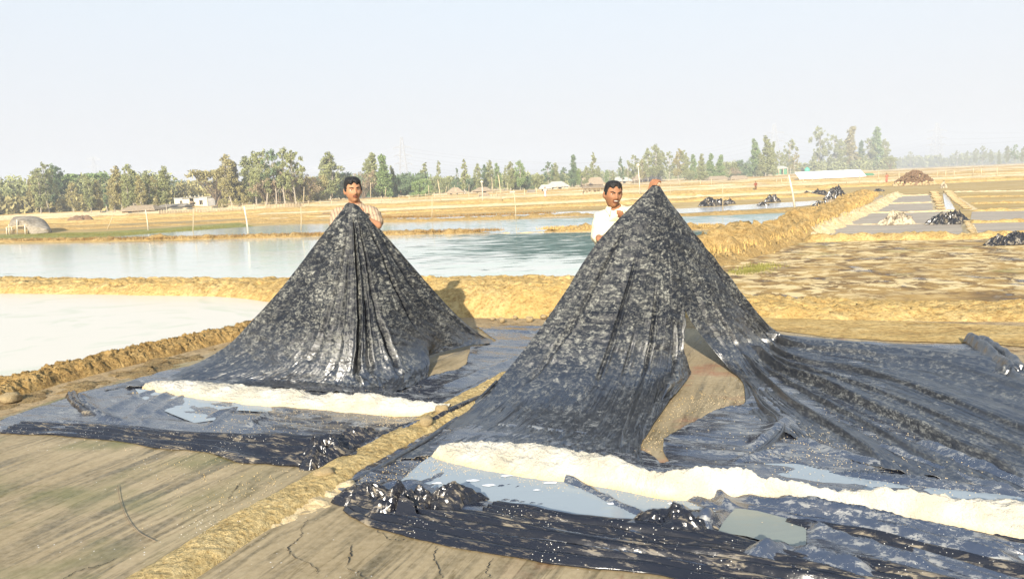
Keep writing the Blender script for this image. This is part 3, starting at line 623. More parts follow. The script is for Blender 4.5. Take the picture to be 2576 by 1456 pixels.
# ---- left sheet
t1 = empty('plastic_sheet', (-1.6, 5.9, 0), 'crusted black plastic sheet held up to the chest by the left man in striped beige', 'plastic sheet', 'black plastic sheets lifted off the salt beds')
ribs1 = [
 [(866, 522, 6.35), (800, 606, 6.38), (715, 717, 6.42), (630, 812, 6.48), (560, 878, 6.55), (440, 935, 6.6), (190, 998, 'g')],
 [(869, 515, 6.33), (818, 620, 6.33), (745, 745, 6.33), (670, 845, 6.33), (585, 915, 6.35), (470, 955, 'g'), (340, 978, 'g')],
 [(875, 511, 6.31), (842, 630, 6.25), (790, 760, 6.2), (735, 860, 6.15), (670, 925, 6.15), (590, 958, 'g'), (500, 976, 'g')],
 [(880, 510, 6.3), (865, 640, 6.2), (835, 770, 6.1), (800, 875, 6.05), (755, 935, 6.0), (700, 962, 'g'), (650, 978, 'g')],
 [(884, 511, 6.3), (885, 650, 6.17), (880, 780, 6.05), (870, 880, 5.95), (850, 940, 5.9), (830, 970, 'g'), (815, 990, 'g')],
 [(888, 511, 6.3), (905, 640, 6.2), (912, 770, 6.1), (910, 870, 5.98), (905, 930, 5.9), (915, 975, 'g'), (935, 1000, 'g')],
 [(892, 513, 6.31), (920, 620, 6.25), (942, 740, 6.2), (965, 850, 6.1), (985, 920, 6.0), (1000, 962, 'g'), (990, 993, 'g')],
 [(896, 515, 6.33), (945, 610, 6.33), (985, 720, 6.33), (1020, 810, 6.35), (1045, 870, 6.35), (1072, 920, 6.2), (1070, 955, 'g')],
 [(899, 517, 6.35), (958, 605, 6.4), (1010, 710, 6.45), (1060, 800, 6.55), (1085, 850, 6.6), (1082, 880, 6.6), (1058, 903, 6.5)],
 [(902, 519, 6.38), (972, 605, 6.48), (1045, 700, 6.6), (1105, 780, 6.75), (1145, 830, 6.9), (1160, 858, 6.9), (1158, 875, 6.85)],
 [(906, 523, 6.4), (985, 610, 6.52), (1070, 707, 6.7), (1150, 795, 7.0), (1200, 836, 7.2), (1230, 853, 'g'), (1245, 864, 'g')]]
draped('raised_sheet', ribs1, 520, 300, M['sheet_up'], None, 21,
       grooves=[(0.445, 0.06, 0.50, 0.82, 0.075, 0.011), (0.52, 0.30, 0.545, 0.86, 0.035, 0.009), (0.60, 0.45, 0.625, 0.9, 0.055, 0.009), (0.70, 0.08, 0.74, 0.55, 0.03, 0.012), (0.30, 0.1, 0.30, 0.6, 0.016, 0.012), (0.36, 0.15, 0.38, 0.7, 0.014, 0.010), (0.84, 0.05, 0.86, 0.5, 0.02, 0.014), (0.93, 0.0, 0.955, 0.75, 0.02, 0.012), (0.56, 0.02, 0.60, 0.5, 0.02, 0.010)],
       nfold=17)
o_r1 = COL.objects['raised_sheet']

cre1 = [([(400, 985), (330, 1010), (250, 1050)], .025, .03), ([(430, 990), (360, 1030), (300, 1075)], .02, .03), ([(470, 995), (400, 1040), (350, 1080)], .018, .025),
        ([(680, 1045), (620, 1085)], .035, .025), ([(520, 1060), (590, 1035), (520, 1085)], .02, .02), ([(200, 1000), (215, 1030), (260, 1062), (330, 1082)], .05, .035),
        ([(20, 1078), (160, 1070), (300, 1085), (450, 1098)], .02, .02), ([(20, 1088), (180, 1085), (320, 1095)], .015, .02),
        ([(1190, 895), (1130, 930), (1060, 965)], .03, .04), ([(1400, 880), (1300, 905), (1200, 945), (1100, 985)], .02, .04), ([(1400, 840), (1300, 838), (1210, 834)], .02, .04),
        ([(1400, 900), (1250, 955), (1150, 1000)], .02, .03), ([(1200, 1008), (1130, 1040), (1060, 1072), (960, 1115), (870, 1160)], .035, .035)]
AL = lambda X, Y: X * math.cos(FRONT_ANG) + Y * math.sin(FRONT_ANG)
AC = lambda X, Y: -X * math.sin(FRONT_ANG) + Y * math.cos(FRONT_ANG)
def z1(X, Y, d):
    Z = 0.014 + 0.006 * fbm(X * 3, Y * 3, 71, 4) + 0.006 * crumple(X, Y, 72, 4, 1.2) + 0.008 * ridged(AL(X, Y) * .9, AC(X, Y) * 4.5, 73, 2) + .003 * ridged(AL(X, Y) * 2, AC(X, Y) * 15, 74, 2)
    Z = creases(X, Y, cre1, Z)
    return np.maximum(Z, 0.011)
ppx1 = [(0, 1064), (100, 1030), (190, 1000), (420, 938), (600, 900), (800, 900), (985, 950), (1002, 985), (1045, 972), (1085, 957), (1120, 943), (1150, 937), (1172, 925), (1180, 900), (1183, 880), (1250, 863), (1225, 845), (1195, 824), (1300, 822), (1430, 824), (1520, 900), (1410, 955), (1290, 985), (1200, 1008), (1130, 1034), (1060, 1076), (960, 1120), (880, 1160), (780, 1170), (660, 1150), (520, 1130), (300, 1102), (120, 1098), (0, 1094)]
gs1 = flat_sheet('ground_sheet', ppx1, 0.022, z1, M['sheet_flat'])

# crumpled ribbon of folded sheet along an edge
def folded_edge(name, pts, width, height, mat, seed, nfold=4, step=0.02, nc=29, lump=1.0, parent=None):
    c = np.array([G(p[0], p[1])[:2] for p in pts]); wf = np.array([p[2] if len(p) > 2 else 1.0 for p in pts])
    seg = np.hypot(*(c[1:] - c[:-1]).T); s = np.concatenate([[0], np.cumsum(seg)]); n = int(s[-1] / step) + 4; t = np.linspace(0, s[-1], n)
    C2 = cr_interp(np.column_stack([c, wf]), n, 0); x, y, w = C2.T
    dx = np.gradient(x); dy = np.gradient(y); L = np.hypot(dx, dy); nx = -dy / L; ny = dx / L
    q = np.linspace(0, 1, nc)[None, :]; T = t[:, None]
    off = (q - .5) * width * w[:, None] * (1 + 0.25 * fbm(T * 1.6, 0 * T, seed, 3))
    ph = q * nfold + 0.35 * noise(T * 1.1, q * 1.5, seed + 1) + 0.12 * noise(T * 5, q * 4, seed + 2)
    fold = 1 - tri(ph) ** 1.3
    env = np.sin(np.clip(q, 0, 1) * math.pi) ** 0.55
    Z = 0.012 + height * w[:, None] * env * (0.30 + 0.55 * fold * (0.6 + 0.6 * np.clip(noise(T * 2.1, q * 3, seed + 3) + .5, 0, 1.4)))
    X = x[:, None] + nx[:, None] * off; Y = y[:, None] + ny[:, None] * off
    Z += height * w[:, None] * env * lump * (0.40 * (crumple(X, Y, seed + 4, 4, 2.6) - .4) + 0.25 * fbm(T * 3, q * 2, seed + 6, 3)) * .6
    sh = 0.12 * height * (crumple(X, Y, seed + 5, 6, 5.0) - .5)
    X = X + nx[:, None] * sh; Y = Y + ny[:, None] * sh
    me = quads_mesh(name, np.stack([X, Y, np.maximum(Z, .010)], -1).reshape(-1, 3), grid_faces(n, nc)[:, ::-1]); o = put(name, me, mat, parent)
    o.modifiers.new('thickness', 'SOLIDIFY').thickness = 0.003
    return o
fe1a = folded_edge('folded_edge', [(690, 1148), (560, 1128), (420, 1112), (300, 1096), (180, 1086), (40, 1080)][::-1], 0.24, 0.04, M['sheet_fold'], 5, 5, 0.016, 41, .3)
fe1b = folded_edge('folded_edge', [(300, 1090, .5), (430, 1108, .8), (560, 1122, 1.0), (680, 1136, 1.3), (780, 1142, 1.5), (840, 1140, 1.4)], 0.30, 0.07, M['sheet_fold'], 8, 5, 0.014, 41, .5)
fe1c = folded_edge('folded_edge', [(870, 1168, 1.2), (905, 1140), (980, 1105), (1050, 1078, .7)], 0.20, 0.055, M['sheet_fold'], 9, 3, 0.015, 25)
def bundle(name, c, size, h, mat, seed, base=5.0, rz=0.0, n=60, z0=0.0, parent=None, sharp=1.0, thick=True):
    """crumpled heap of sheeting: a dome torn into creased facets, c is a world point"""
    u = np.linspace(-1, 1, n); A, B = np.meshgrid(u, u, indexing='ij')
    # square to disc
    X = A * np.sqrt(1 - B * B / 2); Y = B * np.sqrt(1 - A * A / 2); r = np.hypot(X, Y)
    rad = 1 + 0.28 * fbm(np.cos(np.arctan2(Y, X)) * 1.6 + seed, np.sin(np.arctan2(Y, X)) * 1.6, seed, 3)
    cr = crumple(X * size[0] + seed, Y * size[1], seed, 4, base * .62)
    Z = (1 - r ** 2.2) ** 0.8 * (0.45 + 0.65 * cr * sharp + 0.35 * fbm(X * 2.1, Y * 2.1, seed + 2, 3))
    Z = np.where(r >= 0.999, 0, Z)
    cx, sx = math.cos(rz), math.sin(rz); px_ = X * rad * size[0]; py_ = Y * rad * size[1]
    px_ = px_ + 0.25 * h * (crumple(X * size[0], Y * size[1], seed + 3, 6, base * 1.2) - .5) * (1 - r)
    V = np.stack([c[0] + px_ * cx - py_ * sx, c[1] + px_ * sx + py_ * cx, z0 + .006 + np.maximum(Z, 0) * h], -1).reshape(-1, 3)
    o = put(name, quads_mesh(name, V, grid_faces(n, n)), mat, parent)
    if thick: o.modifiers.new('thickness', 'SOLIDIFY').thickness = 0.003
    return o
bu1 = bundle('crumpled_bundle', G(815, 1158), (0.19, 0.16), 0.13, M['sheet_fold'], 12, 8.0, 0.3, 90)
bu1b = bundle('crumpled_bundle', G(880, 1120), (0.26, 0.14), 0.09, M['sheet_fold'], 14, 8.0, 0.5, 90)
rl1 = MB().tube([G(1215, 995, .03), G(1170, 1016, .04), G(1128, 1036, .045), G(1085, 1060, .04)], [.018, .024, .028, .02], 9).build('rolled_hem', M['sheet_fold'])
fe_l1 = folded_edge('fold', [(60, 1084, .5), (250, 1082), (400, 1094), (560, 1112), (700, 1122)], .09, .035, M['sheet_fold'], 67, 2, .016, 25, .2)
tip1 = folded_edge('turned_corner', [(180, 996, .8), (195, 1022, 1), (240, 1052, .8), (300, 1072, .5)], 0.10, 0.06, M['sheet_fold'], 15, 2, 0.012, 17)

for q in (o_r1, gs1, fe_l1, fe1a, fe1b, fe1c, bu1, bu1b, rl1, tip1): q.parent = t1; q.matrix_parent_inverse = Matrix.Translation(-Vector(t1.location))

# ---- right sheet
t2 = empty('plastic_sheet', (0.9, 5.2, 0), 'crusted black plastic sheet split by an open slit, lifted high by the man in cream', 'plastic sheet', 'black plastic sheets lifted off the salt beds')
ribsL = [
 [(1640, 468, 6.1), (1505, 607, 5.95), (1415, 745, 5.8), (1330, 865, 5.6), (1250, 960, 5.35), (1180, 1030, 5.1), (1080, 1100, 'g'), (960, 1165, 'g')],
 [(1641, 467, 6.1), (1550, 630, 5.88), (1475, 780, 5.68), (1400, 905, 5.45), (1320, 1000, 5.15), (1240, 1068, 'g'), (1160, 1108, 'g'), (1090, 1150, 'g')],
 [(1643, 466, 6.1), (1595, 640, 5.85), (1540, 800, 5.6), (1480, 940, 5.3), (1420, 1030, 5.0), (1350, 1090, 'g'), (1290, 1118, 'g'), (1250, 1140, 'g')],
 [(1645, 466, 6.1), (1630, 650, 5.85), (1600, 820, 5.6), (1560, 960, 5.3), (1520, 1050, 4.9), (1480, 1100, 'g'), (1450, 1130, 'g'), (1430, 1150, 'g')],
 [(1648, 466, 6.1), (1665, 650, 5.9), (1665, 820, 5.65), (1640, 960, 5.4), (1605, 1060, 'g'), (1592, 1110, 'g'), (1592, 1150, 'g'), (1610, 1182, 'g')],
 [(1650, 466, 6.1), (1690, 650, 5.95), (1702, 800, 5.75), (1700, 900, 5.65), (1682, 970, 5.5), (1645, 1035, 'g'), (1620, 1075, 'g'), (1616, 1118, 'g')],
 [(1652, 467, 6.1), (1705, 650, 6.0), (1723, 776, 5.86), (1718, 830, 5.8), (1718, 870, 5.78), (1726, 905, 5.75), (1735, 930, 5.7), (1738, 937, 5.7)]]
ribsR = [
 [(1652, 467, 6.1), (1705, 650, 6.0), (1723, 776, 5.86), (1770, 850, 5.85), (1828, 920, 5.75), (1868, 962, 'g'), (1880, 1030, 'g'), (1925, 1080, 'g')],
 [(1656, 468, 6.12), (1728, 650, 6.08), (1785, 790, 6.02), (1840, 880, 5.95), (1890, 950, 5.7), (1960, 1020, 'g'), (2080, 1100, 'g'), (2200, 1180, 'g')],
 [(1660, 470, 6.14), (1752, 650, 6.18), (1825, 790, 6.18), (1885, 880, 6.15), (1945, 935, 'g'), (2090, 1000, 'g'), (2330, 1110, 'g'), (2620, 1240, 'g')],
 [(1663, 474, 6.16), (1772, 650, 6.3), (1860, 785, 6.4), (1925, 870, 6.5), (1985, 908, 'g'), (2180, 955, 'g'), (2420, 1045, 'g'), (2720, 1170, 'g')],
 [(1666, 480, 6.18), (1785, 650, 6.42), (1885, 785, 6.6), (1942, 855, 6.75), (2005, 878, 'g'), (2200, 908, 'g'), (2400, 945, 'g'), (2680, 1030, 'g')],
 [(1668, 486, 6.2), (1790, 642, 6.5), (1893, 772, 6.75), (1950, 832, 6.95), (1995, 846, 7.0), (2150, 860, 'g'), (2300, 868, 'g'), (2445, 866, 'g')]]
rsL = draped('raised_sheet', ribsL, 420, 330, M['sheet_up'], None, 33,
       grooves=[(0.36, 0.15, 0.42, 0.75, 0.02, 0.010), (0.60, 0.2, 0.62, 0.75, 0.03, 0.010), (0.93, 0.28, 0.90, 0.8, 0.05, 0.02), (0.80, 0.30, 0.82, 0.85, 0.03, 0.014), (0.15, 0.1, 0.12, 0.6, 0.02, 0.014), (0.50, 0.3, 0.52, 0.8, 0.016, 0.010)], nfold=13, fold=1.0)
rsR = draped('raised_sheet', ribsR, 420, 460, M['sheet_up'], None, 44,
       grooves=[(0.30, 0.25, 0.22, 0.99, 0.045, 0.016), (0.44, 0.35, 0.40, 0.99, 0.07, 0.016), (0.62, 0.3, 0.62, 0.99, 0.05, 0.012), (0.80, 0.25, 0.79, 0.99, 0.06, 0.022), (0.92, 0.1, 0.90, 0.98, 0.03, 0.02), (0.14, 0.2, 0.14, 0.6, 0.02, 0.02), (0.36, 0.55, 0.31, 0.99, 0.04, 0.010), (0.52, 0.5, 0.52, 0.99, 0.04, 0.012), (0.70, 0.12, 0.70, 0.5, 0.02, 0.014), (0.86, 0.06, 0.85, 0.45, 0.02, 0.012)], nfold=12, fold=1.2)
cre2 = [([(1400, 1205), (1480, 1240), (1560, 1280), (1640, 1315)], .045, .03), ([(1590, 1225), (1680, 1250), (1760, 1270), (1810, 1290)], .03, .022), ([(1240, 1262), (1400, 1280), (1560, 1300)], .022, .014),
        ([(1300, 1222), (1230, 1235), (1150, 1245), (1090, 1230)], .022, .012), ([(1180, 1215), (1100, 1225), (1020, 1240)], .02, .012), ([(1380, 1205), (1320, 1225), (1240, 1250)], .02, .010),
        ([(1120, 1192), (1080, 1215), (1010, 1230), (960, 1225)], .03, .03), ([(1760, 1250), (1810, 1264), (1835, 1290), (1800, 1325), (1750, 1335)], .05, .03), ([(1700, 1300), (1650, 1330), (1560, 1345)], .06, .045), ([(1700, 1300), (1740, 1322), (1790, 1345)], .055, .045),
        ([(1850, 1260), (2000, 1300), (2250, 1340), (2576, 1385)], .035, .03), ([(1950, 1280), (2100, 1320), (2300, 1370), (2576, 1440)], .06, .04), ([(2000, 1330), (2150, 1380), (2350, 1456)], .05, .04), ([(2080, 1310), (2300, 1350), (2576, 1405)], .03, .025),
        ([(1880, 1440), (1980, 1400), (2080, 1440), (2200, 1480)], .06, .05), ([(2120, 1290), (2300, 1320), (2576, 1365)], .02, .02),
        ([(1900, 1135), (1960, 1090), (1990, 1060)], .04, .05), ([(1850, 1170), (1930, 1150), (2000, 1140)], .03, .02), ([(1920, 1150), (2050, 1185), (2200, 1205), (2400, 1225)], .02, .012),
        ([(2100, 1200), (2300, 1225), (2576, 1255)], .025, .02), ([(2000, 1110), (2100, 1150), (2250, 1190)], .025, .03), ([(2300, 1120), (2450, 1180), (2650, 1260)], .05, .04), ([(2200, 1130), (2400, 1205), (2576, 1262)], .04, .03)]
pud_d = None
def z2(X, Y, d):
    Z = 0.012 + 0.008 * fbm(X * 2.2, Y * 2.2, 81, 4) + 0.006 * crumple(X, Y, 82, 4, 1.2) + 0.011 * ridged(AL(X, Y) * .7, AC(X, Y) * 4.5, 83, 2) + .004 * ridged(AL(X, Y) * 1.6, AC(X, Y) * 15, 84, 2)
    # pond area in front of the salt lies low and flat
    dp, _, _ = dist_line(X, Y, np.array([G(*p)[:2] for p in [(1100, 1190), (1250, 1225), (1450, 1265), (1600, 1300)]]))
    Z = Z - 0.022 * np.exp(-(dp / 0.22) ** 4)
    Z = Z + 0.03 * sstep(0.5, 0.0, dist_line(X, Y, np.array([G(*p)[:2] for p in [(1000, 1322), (1200, 1360), (1500, 1405), (1900, 1460), (2500, 1560)]]))[0]) * ridged(AL(X, Y) * .8, AC(X, Y) * 9, 85, 2)
    Z = creases(X, Y, cre2, Z)
    pg = poly_world([(1835, 1292), (1905, 1297), (2000, 1322), (2028, 1345), (2028, 1398), (1960, 1388), (1880, 1362), (1805, 1352), (1820, 1325)]); dd_ = dist_line(X, Y, np.vstack([pg, pg[:1]]))[0]; kk = np.where(inside_poly(X, Y, pg), 1.0, sstep(.05, 0, dd_)); Z = Z * (1 - kk) + kk * .014
    return np.maximum(Z, 0.0095)
ppx2 = [(850, 1240), (872, 1214), (960, 1160), (1050, 1108), (1100, 1090), (1300, 1060), (1500, 1100), (1640, 1150), (1662, 1176), (1683, 1170), (1668, 1140), (1670, 1112), (1712, 1087), (1760, 1060), (1803, 1036), (1870, 1024), (1900, 990), (1950, 940), (2000, 870), (2200, 868), (2440, 870), (2700, 1000), (3100, 1200), (3100, 1640), (2500, 1580), (2200, 1530), (1950, 1482), (1750, 1446), (1500, 1404), (1200, 1358), (1000, 1320), (920, 1290)]
gs2 = flat_sheet('ground_sheet', ppx2, 0.016, z2, M['sheet_flat'])
fe2a = folded_edge('folded_edge', [(900, 1272, .6), (1000, 1306, .9), (1200, 1342), (1500, 1388), (1800, 1432), (2000, 1466), (2300, 1516)], 0.32, 0.065, M['sheet_fold'], 25, 6, 0.014, 61, 0.18)
fe2b = folded_edge('folded_edge', [(1230, 1290, .7), (1350, 1325), (1520, 1345), (1700, 1372), (1900, 1415), (2150, 1480)], 0.26, 0.065, M['sheet_fold'], 26, 5, 0.014, 47, 0.2)
fe2c = folded_edge('folded_edge', [(1800, 1385), (1950, 1415), (2150, 1440), (2400, 1500)], 0.24, 0.05, M['sheet_fold'], 27, 5, 0.016, 37, 0.3)
fe_more = [folded_edge('fold', pts, w, h, M[m_], sd, nf, .016, 31, .2) for pts, w, h, m_, sd, nf in (
    ([(1880, 1285, .4), (2050, 1312), (2300, 1352), (2576, 1400), (2900, 1460)], .10, .045, 'sheet_flat', 61, 2), ([(1980, 1320, .4), (2200, 1372), (2400, 1420), (2700, 1490)], .16, .06, 'sheet_fold', 62, 3),
    ([(2080, 1345, .4), (2250, 1395), (2450, 1460), (2600, 1510)], .14, .055, 'sheet_flat', 63, 3), ([(2150, 1300, .5), (2350, 1332), (2576, 1375), (2900, 1440)], .07, .03, 'sheet_fold', 64, 2),
    ([(1500, 1330, .4), (1620, 1345), (1760, 1358), (1880, 1380, .7)], .14, .05, 'sheet_fold', 65, 3), ([(980, 1300, .5), (1150, 1318), (1350, 1350), (1600, 1395), (1900, 1440)], .12, .05, 'sheet_fold', 66, 3),
    ([(1900, 1150, .5), (1955, 1108), (1960, 1070), (1925, 1035), (1900, 1000, .5)], .09, .055, 'sheet_up', 68, 2))]
bl = fe_more + [bundle('crumpled_bundle', G(925, 1262), (0.17, 0.10), 0.10, M['sheet_fold'], 31, 8.0, -0.25, 90), bundle('crumpled_bundle', G(1020, 1290), (0.17, 0.12), 0.14, M['sheet_fold'], 36, 7.0, 0.2, 90),
      bundle('crumpled_bundle', G(1130, 1278), (0.20, 0.10), 0.12, M['sheet_fold'], 38, 7.0, 0.35, 90), bundle('crumpled_bundle', G(1700, 1335), (0.20, 0.10), 0.12, M['sheet_fold'], 39, 5.0, -0.2, 80)]
# an upright pinched fin between the bundles
fin = MB()
a, b, c_, d_ = G(985, 1320, .015), G(1055, 1322, .015), G(1040, 1262, .10), G(1008, 1240, .13)
fin.add([a, b, c_, d_, (a + b) / 2 + np.array([0, .03, .03])], [(0, 4, 3), (4, 2, 3), (4, 1, 2), (0, 1, 4)])
fn = fin.build('pinched_fin', M['sheet_fold'], smooth=False); fn.modifiers.new('thickness', 'SOLIDIFY').thickness = .003
# rolled hem at the far right corner
h1 = P(2446, 846, 6.75); ptsr = [h1, P(2470, 868, 6.6), P(2510, 905, 6.35), P(2545, 938, 6.1), P(2578, 975, 5.8), P(2620, 1010, 5.6)]
for p in ptsr: p[2] = max(p[2], .055)
rh = folded_edge('turned_corner', [(2450, 866, .9), (2480, 884, 1.1), (2515, 912, 1), (2550, 945, 1.2), (2590, 985, 1.3), (2640, 1030, 1)], .20, .12, M['sheet_up'], 46, 2, .015, 21, .8)
rh2 = bundle('crumpled_bundle', G(2560, 965), (0.22, 0.15), 0.13, M['sheet_up'], 41, 6.0, -0.6, 70)
hs = MB().tube([G(860, 1224, .015), G(960, 1172, .02), G(1080, 1102, .03), P(1180, 1030, 5.1), P(1250, 958, 5.35)], [.012, .016, .018, .016, .010], 8)
hsm = hs.build('rolled_hem', M['sheet_up'])
for q in [rsL, rsR, gs2, fe2a, fe2b, fe2c, fn, rh, rh2, hsm] + bl: q.parent = t2; q.matrix_parent_inverse = Matrix.Translation(-Vector(t2.location))

# ---- brine lying on the right sheet, milky grey blue, with foam rafts
M['brine'] = m_water('grey_blue_brine', (0.27, 0.31, 0.33), 0.05, 0.04)
brp = [(990, 1250), (1010, 1215), (1060, 1170), (1090, 1150), (1200, 1160), (1450, 1170), (1700, 1230), (1830, 1250), (1820, 1290), (1740, 1322), (1640, 1315), (1500, 1318), (1350, 1305), (1260, 1285), (1150, 1262), (1040, 1262)]
tag(flat_sheet('brine', brp, 0.03, lambda X, Y, d: 0.0185 + 0 * X, M['brine'], thick=0), kind='structure')
tag(flat_sheet('brine', [(340, 985), (420, 990), (560, 1012), (700, 1030), (690, 1045), (600, 1040), (560, 1040), (540, 1065), (490, 1072), (440, 1052), (400, 1035), (360, 1010)], 0.03, lambda X, Y, d: 0.0245 + 0 * X, M['brine'], thick=0), kind='structure')
tag(flat_sheet('brine', [(1850, 1175), (2000, 1175), (2300, 1215), (2600, 1250), (2900, 1300), (3000, 1420), (2700, 1385), (2400, 1335), (2100, 1285), (1900, 1262)], 0.03, lambda X, Y, d: 0.0215 + 0 * X, M['brine'], thick=0), kind='structure')
tag(flat_sheet('brine', [(2080, 1338), (2300, 1358), (2576, 1408), (2800, 1450), (2800, 1490), (2500, 1436), (2300, 1402), (2150, 1368)], 0.03, lambda X, Y, d: 0.0265 + 0 * X, M['brine'], thick=0), kind='structure')
gp = flat_sheet('brine', [(1850, 1290), (1905, 1297), (2000, 1322), (2028, 1345), (2028, 1398), (1960, 1388), (1880, 1362), (1805, 1352), (1820, 1325)], 0.02, lambda X, Y, d: 0.026 + 0 * X, m_water('grey_green_brine', (0.20, 0.22, 0.19), 0.08, 0.12, None, (1, 2, 1), 6.0), thick=0)
tag(gp, kind='structure')
fo = MB(); r_ = random.Random(4)
for (px, py, w) in [(1190, 1208, .04), (1275, 1196, .03), (1385, 1214, .04), (1100, 1215, .03), (1050, 1240, .03), (1540, 1266, .03), (1230, 1220, .035), (1690, 1266, .02), (1350, 1232, .02)]:
    c = G(px, py, 0.020); vs = [(c[0] + math.cos(t) * w * (0.8 + .4 * r_.random()), c[1] + math.sin(t) * w * .35 * (0.7 + .6 * r_.random()), .0215) for t in np.linspace(0, 6.283, 13)[:-1]]
    fo.add(vs + [(c[0], c[1], .026)], [(i, (i + 1) % 12, 12) for i in range(12)])
tag(fo.build('foam', m_simple('white_foam', (0.75, 0.76, 0.78), 0.6, 30)), 'small white foam rafts floating on the grey brine of the right sheet', 'foam', kind='stuff')

# ------------------------------------------------------------ raked salt
def salt_ridge(name, top, bot, hgt, seed, label, step=0.012, nc=60):
    n0 = len(top); Tt = np.array([G(p[0], p[1])[:2] for p in bot]); 
    hp = np.array([p[2] if len(p) > 2 else hgt for p in top]); Tb = np.array([G(p[0], p[1], h * 1.05)[:2] for p, h in zip(top, hp)])
    L = np.sum(np.hypot(*(Tb[1:] - Tb[:-1]).T)); n = int(L / step)
    A = cr_interp(Tt, n, 0); B = cr_interp(Tb, n, 0); Hh = cr_interp(hp[:, None], n, 0)
    q = np.linspace(-0.03, 1.72, nc)[None, :]
    X = A[:, :1] * (1 - q) + B[:, :1] * q; Y = A[:, 1:] * (1 - q) + B[:, 1:] * q
    e = 0.05 * fbm(X * 4, Y * 4, seed, 4)
    qq = q + e + .02; prof = np.where(qq < 1, np.sin(np.clip(qq, 0, 1) * math.pi / 2) ** .8, np.cos(np.clip((qq - 1) / .68, 0, 1) * math.pi / 2) ** .8)
    prof = np.clip(prof, 0, 1)
    Z = 0.002 + Hh * prof * (1 + 0.30 * fbm(X * 2.2, Y * 2.2, seed + 1, 4)) + prof ** .4 * (0.010 * fbm(X * 14, Y * 14, seed + 2, 4, 0.7) + 0.006 * ridged(X * 40, Y * 40, seed + 3, 2))
    en = np.ones(n); m = int(0.22 / step); en[:m] = np.sin(np.linspace(0.05, 1, m) * math.pi / 2) ** .6
    Z = Z * en[:, None]
    me = quads_mesh(name, np.stack([X, Y, Z], -1).reshape(-1, 3), grid_faces(n, nc)); o = put(name, me, M['salt'])
    return tag(o, label, 'salt heap', 'raked ridges of white salt')
s1_ = salt_ridge('salt_heap', [(352, 972, .03), (400, 960, .06), (520, 962, .085), (660, 974), (800, 987), (950, 1000), (1080, 1008), (1132, 1018, .06)],
     [(350, 985), (420, 1000), (530, 1016), (660, 1030), (800, 1040), (950, 1052), (1070, 1056), (1120, 1050)], 0.10, 3, 'raked white salt ridge lying on the left black sheet', 0.012, 56)
s2_ = salt_ridge('salt_heap', [(1080, 1142, .03), (1120, 1122, .07), (1200, 1112, .10), (1320, 1117, .12), (1430, 1127, .13), (1540, 1147, .13), (1650, 1187, .12), (1740, 1183, .14), (1840, 1178, .14), (1920, 1200, .12), (2060, 1216, .12), (2300, 1238, .13), (2576, 1262, .13), (2900, 1300, .13)],
     [(1075, 1152), (1130, 1172), (1210, 1190), (1320, 1210), (1430, 1222), (1540, 1238), (1650, 1262), (1740, 1268), (1850, 1266), (1930, 1270), (2070, 1296), (2300, 1328), (2576, 1375), (2900, 1430)], 0.12, 5, 'wide bright salt ridge raked across the right black sheet', 0.010, 80)

# spilled clay clods on the ridge and bank, and salt crumbs
def clod_mesh(seed, amp=.55):
    b = MB().blob((0, 0, 0), (1, .8, .6), 9, 6, seed, amp); me = bpy.data.meshes.new('clod'); me.from_pydata(b.v, [], b.f); me.update(); me.polygons.foreach_set('use_smooth', [True] * len(me.polygons)); return me
clods = [clod_mesh(i) for i in range(5)]
for m_ in clods: m_.materials.append(M['clod'])
def stone(px, py, s, z, label, zoff=0.35):
    o = bpy.data.objects.new('clay_lump', clods[int(px) % 5]); COL.objects.link(o); p = G(px, py, z); o.location = (p[0], p[1], z + s * zoff); o.scale = (s, s, s); o.rotation_euler = (0, 0, px * .37)
    return tag(o, label, 'clay lump')
stone(1072, 1066, .052, .05, 'pale clay lump on the ridge just below the end of the left salt ridge')
stone(1112, 1036, .05, .05, 'long pale clay lump leaning on the end of the left salt ridge')
stone(815, 1200, .055, .03, 'largest pale clay lump under the crumpled corner of the left sheet')
stone(28, 1008, .075, .02, 'pale rounded stone on the crumbled soil at the left edge')
for px, py, s, lb in [(1240, 804, .03, 'smallest pale rock at the foot of the middle bank, nearest the left sheet'), (1262, 808, .045, 'pale clay rock at the bank foot, second from the left sheet'), (1296, 801, .035, 'little pale rock tucked against the middle bank between two larger ones'),
                      (1332, 806, .05, 'broad pale rock at the centre of the row under the middle bank'), (1368, 799, .04, 'pale rock between the broad one and the largest under the middle bank'), (1392, 796, .055, 'largest pale clay rock under the middle bank, nearest the right sheet')]:
    stone(px, py, s, .02, lb)['group'] = 'clay rocks at the foot of the bank'
cb = np.random.RandomState(5); cv = []; cf = []
for (px, py, rad, k, z) in [(1330, 1420, 0.0, 0, .01), (600, 1250, .35, 130, .009), (560, 1170, .5, 120, .009), (700, 1240, .35, 60, .009), (520, 1350, .12, 60, .05), (1740, 1030, .35, 260, .009), (1650, 1110, .25, 200, .009), (1800, 1010, .3, 160, .009), (1120, 950, .3, 60, .009),
                            (700, 1062, .8, 900, .026), (1000, 1075, .3, 300, .03), (950, 1200, .25, 150, .02), (1180, 1140, .2, 200, .02), (1100, 1180, .2, 160, .022), (2200, 1170, .8, 700, .03), (2000, 1130, .4, 300, .03)]:
    c = G(px, py)
    for i in range(k):
        s = cb.uniform(.0018, .0045); x = c[0] + cb.normal(0, rad * .5); y = c[1] + cb.normal(0, rad * .5); n = len(cv); a = cb.rand() * 6
        cv += [(x + math.cos(a + j * 2.1) * s, y + math.sin(a + j * 2.1) * s, z) for j in range(3)] + [(x, y, z + s)]
        cf += [(n, n + 1, n + 3), (n + 1, n + 2, n + 3), (n + 2, n, n + 3)]
